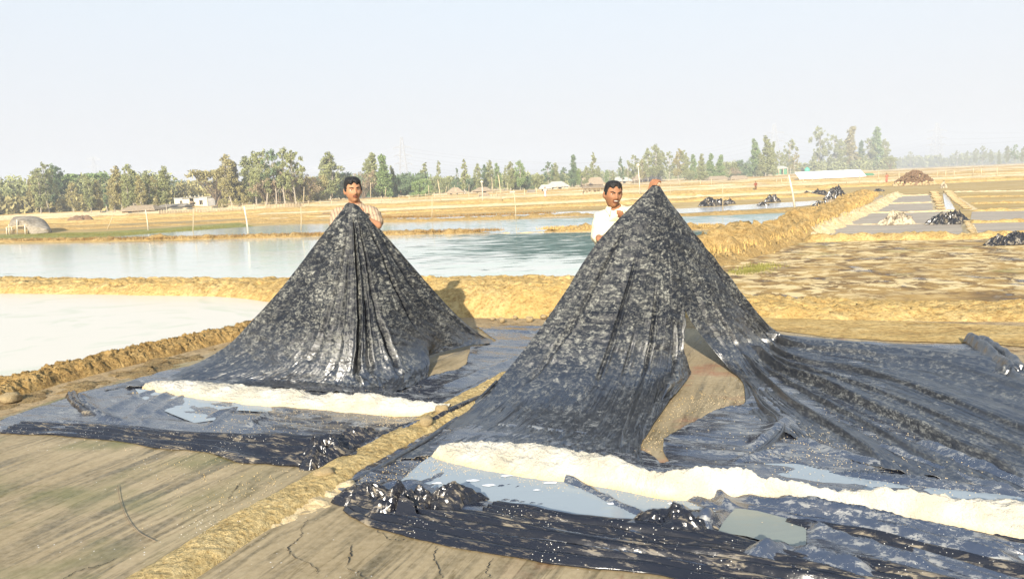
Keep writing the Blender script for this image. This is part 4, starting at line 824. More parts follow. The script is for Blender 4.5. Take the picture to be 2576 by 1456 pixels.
for line, zz in (([(352, 988), (420, 1002), (530, 1018), (660, 1032), (800, 1042), (950, 1054), (1070, 1058), (1120, 1052)], .024),
                 ([(1075, 1155), (1130, 1176), (1210, 1194), (1320, 1214), (1430, 1226), (1540, 1242), (1650, 1266), (1740, 1272), (1850, 1270), (1930, 1274), (2070, 1300), (2300, 1334), (2576, 1382)], .024)):
    LP = cr_interp(np.array([G(px, py, 0) for px, py in line]), 200, 0)
    for i in range(1500):
        c = LP[cb.randint(200)]; s = cb.uniform(.002, .006); x = c[0] + cb.normal(0, .03); y = c[1] + cb.normal(0, .045); n = len(cv); a = cb.rand() * 6; z = zz - .008
        cv += [(x + math.cos(a + j * 2.1) * s, y + math.sin(a + j * 2.1) * s, z) for j in range(3)] + [(x, y, z + s)]
        cf += [(n, n + 1, n + 3), (n + 1, n + 2, n + 3), (n + 2, n, n + 3)]
tag(mesh('salt_crumbs', cv, cf, M['salt'], None, False), 'loose salt crumbs scattered over the clay and the black sheets', 'salt crumbs', kind='stuff')
# ------------------------------------------------------------ people
def m_skin(name, col):
    n = NT(name); f = n.noise(n.co(), 25, 4); c = n.mix(n.mr(f, .3, .7, 0, .5), col, tuple(x * .72 for x in col))
    return n.fin(c, 0.62, n.bump(n.noise(n.co(), 120, 3), .15, .002), 0.3, Subsurface_Weight=0.08)
M['skin1'] = m_skin('brown_skin', (0.40, 0.20, 0.105)); M['skin2'] = m_skin('deep_brown_skin', (0.31, 0.145, 0.072))
M['hair'] = m_simple('black_hair', (0.010, 0.009, 0.008), 0.6, 90, 0.5, 1.0, 0.35, 0.006)
M['eye_white'] = m_simple('eye_white', (0.55, 0.48, 0.42), 0.3); M['pupil'] = m_simple('dark_pupil', (0.015, 0.01, 0.008), 0.2)
M['lip'] = m_simple('lips', (0.20, 0.06, 0.04), 0.5); M['teeth'] = m_simple('teeth', (0.6, 0.55, 0.45), 0.3)
def m_shirt(name, col, stripe=None):
    n = NT(name); f = n.noise(n.co(), 14, 4); c = n.mix(n.mr(f, .3, .7, 0, .3), col, tuple(x * .8 for x in col))
    if stripe:
        q = n.n('ShaderNodeSeparateXYZ'); n.l(n.tc.outputs['Object'], q.inputs[0]); ang = n.math('ADD', q.outputs[0], n.math('MULTIPLY', q.outputs[1], 0.35))
        w = n.math('SINE', n.math('MULTIPLY', ang, 230.0)); c = n.mix(n.mr(w, 0.1, 0.7, 0, .75), c, stripe)
    return n.fin(c, 0.85, n.bump(n.noise(n.co((1, 1, 1)), 16, 4, .6, 1.2), .5, .012), 0.2)
M['shirt1'] = m_shirt('striped_beige_cotton', (0.40, 0.31, 0.205), (0.22, 0.14, 0.10)); M['shirt2'] = m_shirt('cream_cotton', (0.72, 0.66, 0.46)); M['trouser'] = m_simple('dark_cloth', (0.05, 0.045, 0.05), 0.9, 20)
M['lungi'] = m_simple('checked_cloth', (0.12, 0.10, 0.13), 0.9, 20)

def capsule(mb, p0, p1, r0, r1, n=14, flat=(1, 1)):
    p0 = Vector(p0); p1 = Vector(p1); d = (p1 - p0); L = d.length; d = d / max(L, 1e-6); pts = []; rs = []
    for a in (90, 65, 40, 18): pts.append(p0 - d * r0 * math.sin(R(a))); rs.append(max(r0 * math.cos(R(a)), 1e-4))
    for k in (0, .33, .66, 1): pts.append(p0 + d * L * k); rs.append(r0 + (r1 - r0) * k)
    for a in (18, 40, 65, 90): pts.append(p1 + d * r1 * math.sin(R(a))); rs.append(max(r1 * math.cos(R(a)), 1e-4))
    return mb.tube(pts, rs, n)
def head_surface(x, y, z):
    """unit direction arrays -> head surface points, face towards -Y"""
    X = x * .074; Y = y * .097; Z = z * .116
    jaw = sstep(-.01, -.11, Z); X = X * (1 - .26 * jaw) * (1 + .07 * sstep(.02, .07, Z)); Y = np.where((y > 0), Y * (1 - .42 * sstep(-.02, -.10, Z)), Y * (1 - .04 * jaw))
    Y = np.where(y < 0, Y * (.93 + .0 * y), Y); fr = sstep(0.15, -.35, y)
    g = lambda cx, cz, sx, sz: np.exp(-((np.abs(X) - cx) / sx) ** 2 - ((Z - cz) / sz) ** 2)
    g0 = lambda cz, sx, sz: np.exp(-(X / sx) ** 2 - ((Z - cz) / sz) ** 2)
    D = -.013 * g0(-.002, .0095, .022) - .021 * g0(-.022, .0125, .013) - .006 * g(.012, -.026, .008, .008)
    D += .010 * g(.031, .010, .016, .011) - .007 * g(.026, .029, .022, .008) - .006 * g(.043, -.020, .018, .018)
    D += -.009 * g0(-.050, .026, .012) + .005 * g0(-.051, .024, .003) + .005 * g0(-.066, .02, .006) - .010 * g0(-.090, .022, .016)
    return X, Y + D * fr, Z
def sphere_dirs(nu=64, nv=46):
    v = []; f = []
    for j in range(1, nv):
        ph = math.pi * j / nv
        for i in range(nu):
            t = 6.283185 * i / nu; v.append((math.cos(t) * math.sin(ph), math.sin(t) * math.sin(ph), math.cos(ph)))
    v += [(0, 0, 1), (0, 0, -1)]; T = (nv - 1) * nu
    f = [(j * nu + i, (j + 1) * nu + i, (j + 1) * nu + (i + 1) % nu, j * nu + (i + 1) % nu) for j in range(nv - 2) for i in range(nu)]
    f += [(T, i, (i + 1) % nu) for i in range(nu)] + [(T + 1, (nv - 2) * nu + (i + 1) % nu, (nv - 2) * nu + i) for i in range(nu)]
    return np.array(v), f
def remeshed(name, mb, voxel, mat, parent, smooth_it=3, cut=None):
    o = mb.build('tmp', mat); r = o.modifiers.new('r', 'REMESH'); r.mode = 'VOXEL'; r.voxel_size = voxel; r.use_smooth_shade = True
    s = o.modifiers.new('s', 'SMOOTH'); s.iterations = smooth_it; s.factor = .5
    bpy.context.view_layer.update(); dg = bpy.context.evaluated_depsgraph_get(); me = bpy.data.meshes.new_from_object(o.evaluated_get(dg)); bpy.data.objects.remove(o)
    if cut:
        import bmesh
        bm = bmesh.new(); bm.from_mesh(me); bmesh.ops.delete(bm, geom=[v for v in bm.verts if cut(v.co)], context='VERTS'); bm.to_mesh(me); bm.free()
    me.name = name; me.materials.clear(); return put(name, me, mat, parent)
def hand(mb, w, tip, up, s=1.0, curl=.7, side=1):
    """palm and five bent fingers closing round an edge; w wrist, tip direction of the palm, up = back of the hand"""
    w = Vector(w); t = Vector(tip).normalized(); u = Vector(up); u = (u - t * u.dot(t)).normalized(); r = t.cross(u) * side
    for k in (-1, -.35, .35, 1): capsule(mb, w + r * .020 * k * s, w + t * .075 * s + r * .030 * k * s, .014 * s, .0125 * s, 8)
    for k, ln in ((-1, .85), (-.35, 1.0), (.35, .95), (1, .75)):
        a = w + t * .08 * s + r * .030 * k * s; b = a + (t * math.cos(curl) - u * math.sin(curl)) * .034 * ln * s; c = b + (t * math.cos(curl * 2.3) - u * math.sin(curl * 2.3)) * .026 * ln * s; d = c + (t * math.cos(curl * 3.3) - u * math.sin(curl * 3.3)) * .020 * ln * s
        capsule(mb, a, b, .0105 * s, .0095 * s, 8); capsule(mb, b, c, .0095 * s, .0088 * s, 8); capsule(mb, c, d, .0088 * s, .0078 * s, 8)
    a = w + t * .025 * s - r * .028 * s; b = a + (t * .6 - r * .7 - u * .3).normalized() * .036 * s; c = b + (t * .85 - u * .5 + r * .2).normalized() * .030 * s
    capsule(mb, a, b, .013 * s, .0115 * s, 8); capsule(mb, b, c, .0110 * s, .009 * s, 8)

def person_near(label, J, head_c, yaw, tilt, pitch, hs, skin, shirtm, legm, sleeve_long, squint, v_neck, hands, hair_seed):
    base = Vector((J['hip'][0], J['hip'][1], 0)); root = empty('person', base, label, 'person')
    L = {k: Vector(v) - base for k, v in J.items()}; hc = Vector(head_c) - base
    RM = Matrix.Rotation(yaw, 3, 'Z') @ Matrix.Rotation(tilt, 3, 'Y') @ Matrix.Rotation(pitch, 3, 'X')
    tr = lambda p: hc + RM @ (Vector(p) * hs)
    b = MB(); dirs, fs = sphere_dirs(); X, Y, Z = head_surface(*dirs.T); b.add([tr(p) for p in zip(X, Y, Z)], fs)
    for s in (-1, 1):
        e = MB().blob((0, 0, 0), (.008, .019, .031), 10, 8); b.add([tr((v[0] + s * .078 + s * .25 * max(v[1], 0), v[1] + .010, v[2] - .004)) for v in e.v], e.f)
    capsule(b, tr((0, .040, -.045)), L['neck'] + Vector((0, .015, 0)), .047 * hs, .054, 18)
    ch = (L['shR'] + L['shL']) / 2; ax = (L['shL'] - L['shR']).normalized(); dn = Vector((0, 0, -1))
    for s, k in (('shR', -1), ('shL', 1)):
        capsule(b, L['neck'] + dn * .03, L[s], .055, .050); capsule(b, ch + dn * .12 + ax * .065 * k, L[s] + dn * .03, .085, .055)
        capsule(b, ch + dn * .13 + ax * .06 * k, L['hip'] + Vector((0, 0, .12)) + ax * .05 * k, .098, .090)
        capsule(b, L['hip'] + ax * .05 * k + Vector((0, 0, .05)), L['hip'] + ax * .08 * k + Vector((0, 0, -.06)), .10, .095)
    for s in 'RL':
        capsule(b, L['sh' + s], L['el' + s], .046, .036); capsule(b, L['el' + s], L['wr' + s], .037, .024)
        h = hands[s]; hand(b, L['wr' + s], h[0], h[1], .95, h[2], h[3])
        capsule(b, L['hip'] + Vector(((.08 if s == 'L' else -.08), 0, -.04)), L['kn' + s], .082, .055); capsule(b, L['kn' + s], L['an' + s], .055, .036)
        capsule(b, L['an' + s] + Vector((0, .03, -.02)), L['an' + s] + Vector((0, -.15, -.045)), .036, .028)
    body = remeshed('body', b, .0050, skin, root, 2)
    # hair: a shell that dives under the skin below the hairline
    dirs, fs = sphere_dirs(72, 50); x, y, z = dirs.T; hX, hY, hZ = head_surface(x, y, z); line = np.where(y < 0, .066 + (y + .75) * 0 - .062 * sstep(-.62, -.30, y) + .012 * np.cos(x * 9), .004 - .055 * sstep(.1, .7, y))
    line = line + .007 * noise(x * 9, y * 9 + z * 5, hair_seed)
    mk = sstep(-.006, .007, hZ - line)
    k = (1 - mk) * .90 + mk * ((1.10 if not squint else 1.07) + .045 * noise(x * 6 + 3, y * 6 + z * 4, hair_seed) + (.07 if not squint else .03) * sstep(.2, 1, z) + .05 * np.exp(-((y + .6) / .3) ** 2) * sstep(.4, .8, z))
    hm = MB().add([tr(p) for p in zip(hX * k * (1 + .16 * mk * sstep(.45, .85, z)), hY * k * (1 + .10 * mk * sstep(.5, .9, z)), hZ * k * (1 - .03 * mk * sstep(.9, 1, z)))], fs).build('hair', M['hair'], root)
    fy = lambda xx, zz, off=0: (xx, float(head_surface(*[np.array([q]) for q in (lambda d: (d[0] / np.linalg.norm(d), d[1] / np.linalg.norm(d), d[2] / np.linalg.norm(d)))(np.array([xx / .074, -math.sqrt(max(.02, 1 - (xx / .074) ** 2 - (zz / .116) ** 2)), zz / .116]))])[1][0]) + off, zz)
    for s in (-1, 1):
        c = fy(s * .031, .010, .004); e = MB().blob((0, 0, 0), (.0135, .008, .0042 if squint else .0062), 12, 8)
        eo = MB().add([tr((v[0] + c[0], v[1] + c[1], v[2] + c[2])) for v in e.v], e.f).build('eye', M['eye_white'], root)
        e = MB().blob((0, 0, 0), (.006, .006, .0045), 10, 7); MB().add([tr((v[0] + c[0] + .001, v[1] + c[1] - .0045, v[2] + c[2])) for v in e.v], e.f).build('pupil', M['pupil'], eo)
        lid = MB().tube([tr(fy(s * (.017 + .028 * q), .0145 + .0035 * math.sin(q * 3.14), -.001)) for q in (0, .25, .5, .75, 1)], [.0018, .0026, .003, .0026, .0016], 6).build('upper_eyelid', skin if not squint else skin, root)
        br = MB().tube([tr(fy(s * (.011 + .040 * q), (.0245 if squint else .027) + .006 * math.sin(q * 2.4) - (.004 if squint and q < .3 else 0), -.002)) for q in (0, .25, .5, .75, 1)], [.003, .0042, .004, .0032, .0015], 6).build('eyebrow', M['hair'], root)
    if squint:
        mo = MB().tube([tr(fy(q * .024, -.050 + .001 * abs(q), -.0005)) for q in (-1, -.5, 0, .5, 1)], [.0015, .004, .0055, .004, .0015], 8).build('open_mouth', M['pupil'], root)
        MB().tube([tr(fy(q * .018, -.0475, -.0035)) for q in (-1, 0, 1)], [.003, .0045, .003], 6).build('teeth', M['teeth'], root)
        MB().tube([tr(fy(q * .024, -.0595 + .003 * abs(q), -.002)) for q in (-1, -.5, 0, .5, 1)], [.0015, .0035, .0045, .0035, .0015], 6).build('lower_lip', M['lip'], root)
        MB().tube([tr(fy(q * .024, -.040 - .002 * abs(q), -.001)) for q in (-1, -.5, 0, .5, 1)], [.0015, .003, .0022, .003, .0015], 6).build('upper_lip', M['lip'], root)
        MB().tube([tr(fy(q * .028, -.034 - .006 * abs(q) ** 2, -.001)) for q in (-1, -.5, 0, .5, 1)], [.0008, .0016, .0014, .0016, .0008], 6).build('moustache', M['hair'], root)
    else:
        for nm, zz, rr_ in (('upper_lip', -.0465, .0034), ('lower_lip', -.0545, .0042)):
            MB().tube([tr(fy(q * .023, zz + (.002 if nm[0] == 'l' else -.002) * abs(q), -.001)) for q in (-1, -.5, 0, .5, 1)], [.001, rr_ * .8, rr_, rr_ * .8, .001], 6).build(nm, M['lip'], root)
        MB().tube([tr(fy(q * .024, -.0375 - .005 * abs(q) ** 2, -.001)) for q in (-1, -.5, 0, .5, 1)], [.001, .0028, .0022, .0028, .001], 6).build('moustache', M['hair'], root)
    # shirt
    s_ = MB()
    for sd, k in (('shR', -1), ('shL', 1)):
        capsule(s_, L['neck'] + dn * .045, L[sd] + dn * .003, .060, .062); capsule(s_, ch + dn * .13 + ax * .060 * k, L[sd] + dn * .035, .090, .062)
        capsule(s_, ch + dn * .14 + ax * .065 * k, L['hip'] + Vector((0, 0, .0)) + ax * .07 * k, .114, .118)
        el = L['el' + sd[-1]]; wr = L['wr' + sd[-1]]
        if sleeve_long:
            capsule(s_, L[sd], el, .066, .060); e2 = el.lerp(wr, .50 if sd == 'shR' else .62); capsule(s_, el, e2, .060, .050)
        else: capsule(s_, L[sd], L[sd].lerp(el, .62), .062, .066)
    cen = L['neck']
    def cut(c):
        if not v_neck: return (c - (cen + Vector((0, -.01, .035)))).length < .056
        if (c - (cen + Vector((0, -.01, .04)))).length < .052: return True
        d = c - cen; dz = -(d.z); return d.y < -.05 and .0 < dz < .19 and abs(d.x - .03 - dz * .12) < .034 * (1 - dz / .19)
    def inner(c):
        return cut(c)
    sh = remeshed('shirt', s_, .008, shirtm, root, 3, inner)
    n_ = len(sh.data.vertices); co = np.empty(n_ * 3); sh.data.vertices.foreach_get('co', co); co = co.reshape(-1, 3); no = np.empty(n_ * 3); sh.data.vertices.foreach_get('normal', no); no = no.reshape(-1, 3)
    dd = .010 * fbm(co[:, 0] * 12 + co[:, 2] * 9, co[:, 2] * 7 + co[:, 1] * 9, hair_seed + 5, 4) + .008 * ridged(co[:, 0] * 9 - co[:, 2] * 11, co[:, 1] * 8 + co[:, 2] * 4, hair_seed + 7, 2)
    sh.data.vertices.foreach_set('co', (co + no * dd[:, None]).ravel()); sh.data.update(); sh.modifiers.new('thickness', 'SOLIDIFY').thickness = .003
    # collar: a band round the neck with two pointed flaps
    for s in (-1, 1):
        c0 = cen + Vector((0, -.004, .022)); ring = []
        for q in np.linspace(0, 1, 9):
            a = math.pi / 2 - s * q * (2.45 if v_neck else 2.75); ring.append(c0 + Vector((math.cos(a) * .064, math.sin(a) * .064 - .008, .016 - .028 * q)))
        low = [p + (p - c0).normalized() * (.018 + .012 * i / 8) + Vector((0, 0, -.030 - .012 * (i / 8) ** 2)) for i, p in enumerate(ring)]
        low[-1] = low[-1] + Vector((s * .004, -.012, -.018))
        m_ = MB().add(ring + low, [(i, i + 1, i + 10, i + 9) for i in range(8)]).build('collar', shirtm, root); m_.modifiers.new('thickness', 'SOLIDIFY').thickness = .004
    tb = MB()
    for s, k in (('R', -1), ('L', 1)):
        capsule(tb, L['hip'] + Vector((k * .07, 0, .04)), L['kn' + s], .112, .085); capsule(tb, L['kn' + s], L['an' + s] + Vector((0, 0, .08)), .085, .07)
    remeshed('trousers', tb, .014, legm, root, 3)
    return root

def mkJ(headpx, Y, **k):
    return {a: P(*b) for a, b in k.items()}
# left man
Y1 = 6.62
x1 = P(892, 540, Y1)[0]
J1 = dict(neck=P(894, 517, Y1), shR=P(850, 541, Y1 + .02), shL=P(937, 537, Y1 + .0), elR=P(846, 578, Y1 - .14), elL=P(950, 567, Y1 - .15), wrR=P(868, 556, Y1 - .20), wrL=P(911, 547, Y1 - .22),
          hip=(x1, Y1, .90), knR=(x1 - .10, Y1 - .02, .48), knL=(x1 + .10, Y1 - .02, .48), anR=(x1 - .11, Y1 + .04, .07), anL=(x1 + .11, Y1 + .04, .07))
person_near('man in a striped beige shirt holding the left sheet under his chin', J1, P(888, 480, Y1 - .02), R(24), R(-2), R(2), .94, M['skin1'], M['shirt1'], M['trouser'], False, False, False,
            {'R': ((.25, -.1, .55), (0, -1, .2), .75, 1), 'L': ((-.45, -.05, .55), (0, -1, .2), .75, -1)}, 3)
# right man
Y2 = 6.22
x2 = P(1550, 560, Y2)[0]
J2 = dict(neck=P(1548, 524, Y2), shR=P(1513, 549, Y2 + .01), shL=P(1588, 538, Y2 + .02), elR=P(1506, 592, Y2 + .02), elL=P(1618, 538, Y2 + .02), wrR=P(1506, 601, Y2 - .21), wrL=P(1637, 483, Y2 - .02),
          hip=(x2, Y2, .86), knR=(x2 - .10, Y2 - .03, .46), knL=(x2 + .10, Y2 - .03, .46), anR=(x2 - .11, Y2 + .03, .07), anL=(x2 + .12, Y2 + .03, .07))
person_near('man in an open necked cream shirt squinting and gripping the edge of the tall sheet', J2, P(1542, 490, Y2 - .03), R(12), R(4), R(4), .95, M['skin2'], M['shirt2'], M['lungi'], True, True, True,
            {'R': ((.75, -.35, .12), (.1, -.5, .8), .8, 1), 'L': ((.25, -.1, .8), (-.6, -.5, .2), .6, -1)}, 9)

def person_far(px, py_feet, h_px, label, top, bottom, skin=None, pose=0, Y=None):
    g = G(px, py_feet) if Y is None else np.array([X_at(px, Y), Y, 0]); Y = g[1]; H = h_px * Y / F_; s = H / 1.65
    root = empty('person', (g[0], g[1], 0), label, 'person'); b = MB(); V = Vector
    b.blob((0, 0, 1.55 * s), (.085 * s, .10 * s, .115 * s), 12, 9)
    capsule(b, (0, 0, 1.46 * s), (0, 0, 1.3 * s), .05 * s, .06 * s)
    for k in (-1, 1):
        capsule(b, (0, 0, 1.36 * s), (k * .17 * s, 0, 1.34 * s), .06 * s, .055 * s); capsule(b, (k * .07 * s, 0, 1.28 * s), (k * .06 * s, 0, .95 * s), .1 * s, .09 * s)
        e = (k * .24 * s, .02 * s, 1.08 * s) if not pose else (k * .26 * s, -.05 * s, 1.2 * s); w = (k * .22 * s, -.12 * s, .86 * s) if not pose else (k * .12 * s, -.2 * s, 1.45 * s)
        capsule(b, (k * .18 * s, 0, 1.33 * s), e, .045 * s, .036 * s); capsule(b, e, w, .035 * s, .028 * s)
        hh = MB(); hand(b, w, (0, -.2, -1) if not pose else (0, -.1, 1), (k, -.3, 0), 1.0 * s, .4, k)
        capsule(b, (k * .08 * s, 0, .92 * s), (k * .10 * s, -.03 * s, .48 * s), .085 * s, .055 * s); capsule(b, (k * .10 * s, -.03 * s, .48 * s), (k * .11 * s, .02 * s, .07 * s), .055 * s, .035 * s)
        capsule(b, (k * .11 * s, .03 * s, .04 * s), (k * .11 * s, -.12 * s, .03 * s), .035 * s, .03 * s)
    remeshed('body', b, .016 * s, skin or M['skin2'], root, 1)
    t = MB(); capsule(t, (0, 0, 1.24 * s), (0, 0, .95 * s), .14 * s, .135 * s)
    for k in (-1, 1): capsule(t, (k * .06 * s, 0, 1.34 * s), (k * .17 * s, 0, 1.32 * s), .075 * s, .07 * s); capsule(t, (k * .18 * s, 0, 1.32 * s), (k * .22 * s, .01 * s, 1.16 * s), .066 * s, .06 * s)
    remeshed('top', t, .02 * s, top, root, 2)
    t = MB(); capsule(t, (0, 0, .96 * s), (0, 0, .50 * s), .14 * s, .17 * s); remeshed('wrapped_cloth', t, .02 * s, bottom, root, 2)
    h = MB(); h.blob((0, .015 * s, 1.59 * s), (.092 * s, .10 * s, .095 * s), 12, 8, 3, .08); h.build('hair', M['hair'], root)
    return root
M['red_cloth'] = m_simple('rust_red_cloth', (0.22, 0.035, 0.015), .9, 12); M['white_cloth'] = m_simple('white_cloth', (0.6, 0.55, 0.5), .9, 12); M['brown_cloth'] = m_simple('brown_cloth', (0.13, 0.07, 0.03), .9, 12); M['pink_cloth'] = m_simple('faded_red_cloth', (0.42, 0.13, 0.09), .9, 12)
person_far(1901, 473, 25, 'small far figure in rust red clothes standing on the fields left of the white shed', M['red_cloth'], M['brown_cloth'], Y=62)
person_far(2230, 461, 27, 'distant bare armed worker in faded red left of the heap of brown clods', M['pink_cloth'], M['pink_cloth'], M['skin1'], 1, Y=68)
person_far(1372, 498, 30, 'distant walker in white before the pale roofed hut in the middle', M['white_cloth'], M['white_cloth'], M['skin1'], 0, Y=66)
# ------------------------------------------------------------ trees: a few crowns and trunks share mesh data, every tree is a thing of its own
M['bark_pale'] = m_simple('pale_bark', (0.42, 0.37, 0.29), 0.9, 3); M['bark'] = m_simple('grey_brown_bark', (0.20, 0.15, 0.10), 0.9, 3)
M['leaf_green'] = m_leaf('grey_green_leaves', (0.20, 0.215, 0.085), (0.27, 0.275, 0.13)); M['leaf_dark'] = m_leaf('dark_green_leaves', (0.10, 0.145, 0.070), (0.155, 0.20, 0.105))
M['leaf_bright'] = m_leaf('fresh_green_leaves', (0.16, 0.22, 0.075), (0.22, 0.28, 0.115)); M['leaf_olive'] = m_leaf('olive_leaves', (0.25, 0.22, 0.085), (0.32, 0.28, 0.13))
M['leaf_brown'] = m_leaf('brown_twigs', (0.247, 0.189, 0.111), (0.312, 0.247, 0.156))
def leaf_cloud(centres, radii, n, size, seed, squash=.8):
    r = np.random.RandomState(seed); k = len(centres); w = radii ** 2 / np.sum(radii ** 2); idx = r.choice(k, n, p=w); d = r.normal(size=(n, 3)); d /= np.linalg.norm(d, axis=1, keepdims=True); q = r.rand(n, 1) ** .5
    c = centres[idx] + d * q * radii[idx][:, None] * np.array([1, 1, squash]); a = r.normal(size=(n, 3)); a /= np.linalg.norm(a, axis=1, keepdims=True); b = np.cross(a, r.normal(size=(n, 3))); b /= np.linalg.norm(b, axis=1, keepdims=True)
    s = size * (0.5 + r.rand(n, 1)); a[:, 2] -= .3
    return np.stack([c - a * s, c + b * s * .45, c + a * s, c - b * s * .45], 1).reshape(-1, 3)
def crown(kind, seed):
    """unit tree 1 m high: crown leaves and trunk"""
    r = random.Random(seed); cs = []; rs = []; tb = MB(); lean = r.uniform(-.05, .05); top = lambda z: (lean * z + .02 * math.sin(z * 6 + seed), .02 * math.cos(z * 5 + seed), z)
    n = 4200; size = .017; sq = 1.1
    if kind in ('gum', 'airy', 'slim', 'cone'):
        W = {'gum': .19, 'airy': .30, 'slim': .085, 'cone': .19}[kind]; z0 = {'gum': .20, 'airy': .30, 'slim': .18, 'cone': .10}[kind]; K = {'gum': 62, 'airy': 46, 'slim': 44, 'cone': 80}[kind]
        tb.tube([top(z) for z in (0, .25, .5, .75, .92)], [.014, .011, .009, .006, .002], 6)
        for i in range(K):
            t = (i + r.random()) / K; z = z0 + (1 - z0) * t * .96
            if kind == 'cone': w = W * (1.0 - .82 * t) * (1 - .5 * math.exp(-t * 9))
            else: w = W * math.sin(math.pi * min(1, .12 + t * .86)) ** .6
            a = r.uniform(0, 6.283); rad = w * r.uniform(.25, .85); c = top(z); p = (c[0] + math.cos(a) * rad, c[1] + math.sin(a) * rad, z + r.uniform(-.02, .03))
            cs.append(p); rs.append((.050 if kind == 'airy' else .058 if kind != 'slim' else .036) * r.uniform(.4, 1.35) * (1.15 - .45 * t))
            if i % 2 == 0: tb.tube([top(max(.2, z - .12)), ((c[0] + p[0]) / 2, (c[1] + p[1]) / 2, z - .05), p], [.005, .0035, .0015], 4)
        if kind == 'airy': n = 3000
        if kind == 'slim': n = 1900
        if kind == 'cone': n = 5600
    elif kind == 'umbrella':
        n = 2600; size = .03; sq = .45
        for b in range(7):
            a = b * .9 + r.random(); R_ = r.uniform(.35, .62); e = (math.cos(a) * R_, math.sin(a) * R_, .78 + r.uniform(-.05, .08)); tb.tube([(0, 0, .0 if b == 0 else .2), (e[0] * .35, e[1] * .35, .45), e], [.035 if b == 0 else .022, .018, .006], 5)
            for j in range(6): cs.append((e[0] * r.uniform(.4, 1.15) + r.uniform(-.1, .1), e[1] * r.uniform(.4, 1.15) + r.uniform(-.1, .1), .82 + r.uniform(-.08, .1))); rs.append(r.uniform(.08, .16))
    elif kind == 'bush':
        n = 4200; size = .028
        tb.tube([(0, 0, 0), (.02, 0, .5)], [.03, .01], 5)
        for i in range(64):
            a = r.uniform(0, 6.283); q = r.random() ** .5; z = r.uniform(.12, .88); w = .5 * math.sqrt(max(.05, 1 - (z - .35) ** 2 * 1.9)); cs.append((math.cos(a) * q * w, math.sin(a) * q * w, z)); rs.append(r.uniform(.05, .14))
    elif kind == 'thorn':
        n = 1300; size = .03
        for b in range(16):
            a = r.uniform(0, 6.283); R_ = r.uniform(.2, .6); h = r.uniform(.45, .95); e = (math.cos(a) * R_, math.sin(a) * R_, h); m_ = (e[0] * .35 + r.uniform(-.05, .05), e[1] * .35, h * .55); tb.tube([(0, 0, 0), m_, e], [.022, .014, .005], 4)
            for j in range(4):
                e2 = (e[0] + r.uniform(-.2, .2), e[1] + r.uniform(-.2, .2), e[2] + r.uniform(-.05, .18)); tb.tube([tuple((u_ + v_) / 2 for u_, v_ in zip(m_, e)), e2], [.008, .003], 3); cs.append(e2); rs.append(r.uniform(.05, .12))
    elif kind == 'palm':
        tb.tube([(0, 0, 0), (.03, 0, .6)], [.04, .03], 7); fr = []; n = 0
        for b in range(22):
            a = b * .7 + r.random(); el = r.uniform(-.1, 1.2); pts = [np.array([.03 + math.cos(a) * t * .5 * math.cos(el), math.sin(a) * t * .5 * math.cos(el), .6 + t * .45 * math.sin(el) - .28 * t * t]) for t in (0, .35, .7, 1)]
            for t in np.linspace(.1, 1, 14):
                k = min(2, int(t * 3)); p = pts[k] + (pts[k + 1] - pts[k]) * (t * 3 - k); s = np.array([-math.sin(a), math.cos(a), 0])
                for sg in (-1, 1): fr.append([p, p + s * sg * .09 + np.array([math.cos(a) * .05, math.sin(a) * .05, -.05]), p + s * sg * .10 + np.array([math.cos(a) * .07, math.sin(a) * .07, -.06]), p + np.array([math.cos(a) * .02, math.sin(a) * .02, 0])])
        V = np.array(fr).reshape(-1, 3)
    if n: V = leaf_cloud(np.array(cs), np.array(rs), n, size, seed, sq)
    me = quads_mesh('crown', V, np.arange(len(V)).reshape(-1, 4)); tm = bpy.data.meshes.new('trunk'); tm.from_pydata(tb.v, [], tb.f); tm.update(); return me, tm
BANK = {}
def tree_mesh(kind, var, leaf):
    key = (kind, var, leaf)
    if key not in BANK:
        if (kind, var) not in BANK: BANK[(kind, var)] = crown(kind, hash_(kind) + var * 13)
        a, b = BANK[(kind, var)]; a = a.copy(); a.materials.append(M[leaf]); b = b.copy(); b.materials.append(M['bark' if kind in ('umbrella', 'bush', 'thorn') else 'bark_pale']); BANK[key] = (a, b)
    return BANK[key]
def hash_(s): return sum(ord(c) * (i + 1) for i, c in enumerate(s)) % 97
MARKS = [(70, 'behind the patched tent'), (247, 'in front of the faint left pylon'), (420, 'left of the ruined white building'), (492, 'behind the ruined white building'), (560, 'right of the ruined white building'), (700, 'in the clump left of the man in beige'), (800, 'just left of the man in beige'), (888, 'above the head of the man in beige'),
         (960, 'left of the lattice pylon'), (1018, 'at the foot of the lattice pylon'), (1090, 'right of the lattice pylon'), (1210, 'above the low brown huts'), (1310, 'left of the pale roofed hut'), (1395, 'behind the pale roofed hut'), (1450, 'right of the pale roofed hut'), (1540, 'above the man in cream'), (1645, 'behind the peak of the tall sheet'),
         (1720, 'right of the peak of the tall sheet'), (1830, 'behind the thatched sheds'), (1905, 'behind the figure in red'), (1970, 'by the little green house'), (2060, 'above the left end of the white shed'), (2130, 'above the right half of the white shed'), (2205, 'at the right end of the white shed'), (2300, 'behind the clod heap'), (2390, 'near the far right pylon'), (2500, 'at the far right')]
KN = {'gum': 'eucalyptus tree', 'airy': 'open crowned eucalyptus', 'slim': 'thin pole like tree', 'cone': 'dense pointed eucalyptus', 'umbrella': 'flat topped spreading tree', 'bush': 'round bushy tree', 'thorn': 'bare branched thorn tree', 'palm': 'young date palm'}
CN = {'leaf_green': 'grey green', 'leaf_dark': 'dark green', 'leaf_bright': 'fresh green', 'leaf_olive': 'olive', 'leaf_brown': 'brown'}
TREES = []
def tree(px, top, base, kind, leaf, Y=None, wide=1.0):
    TREES.append([px, top, base, kind, leaf, Y, wide])
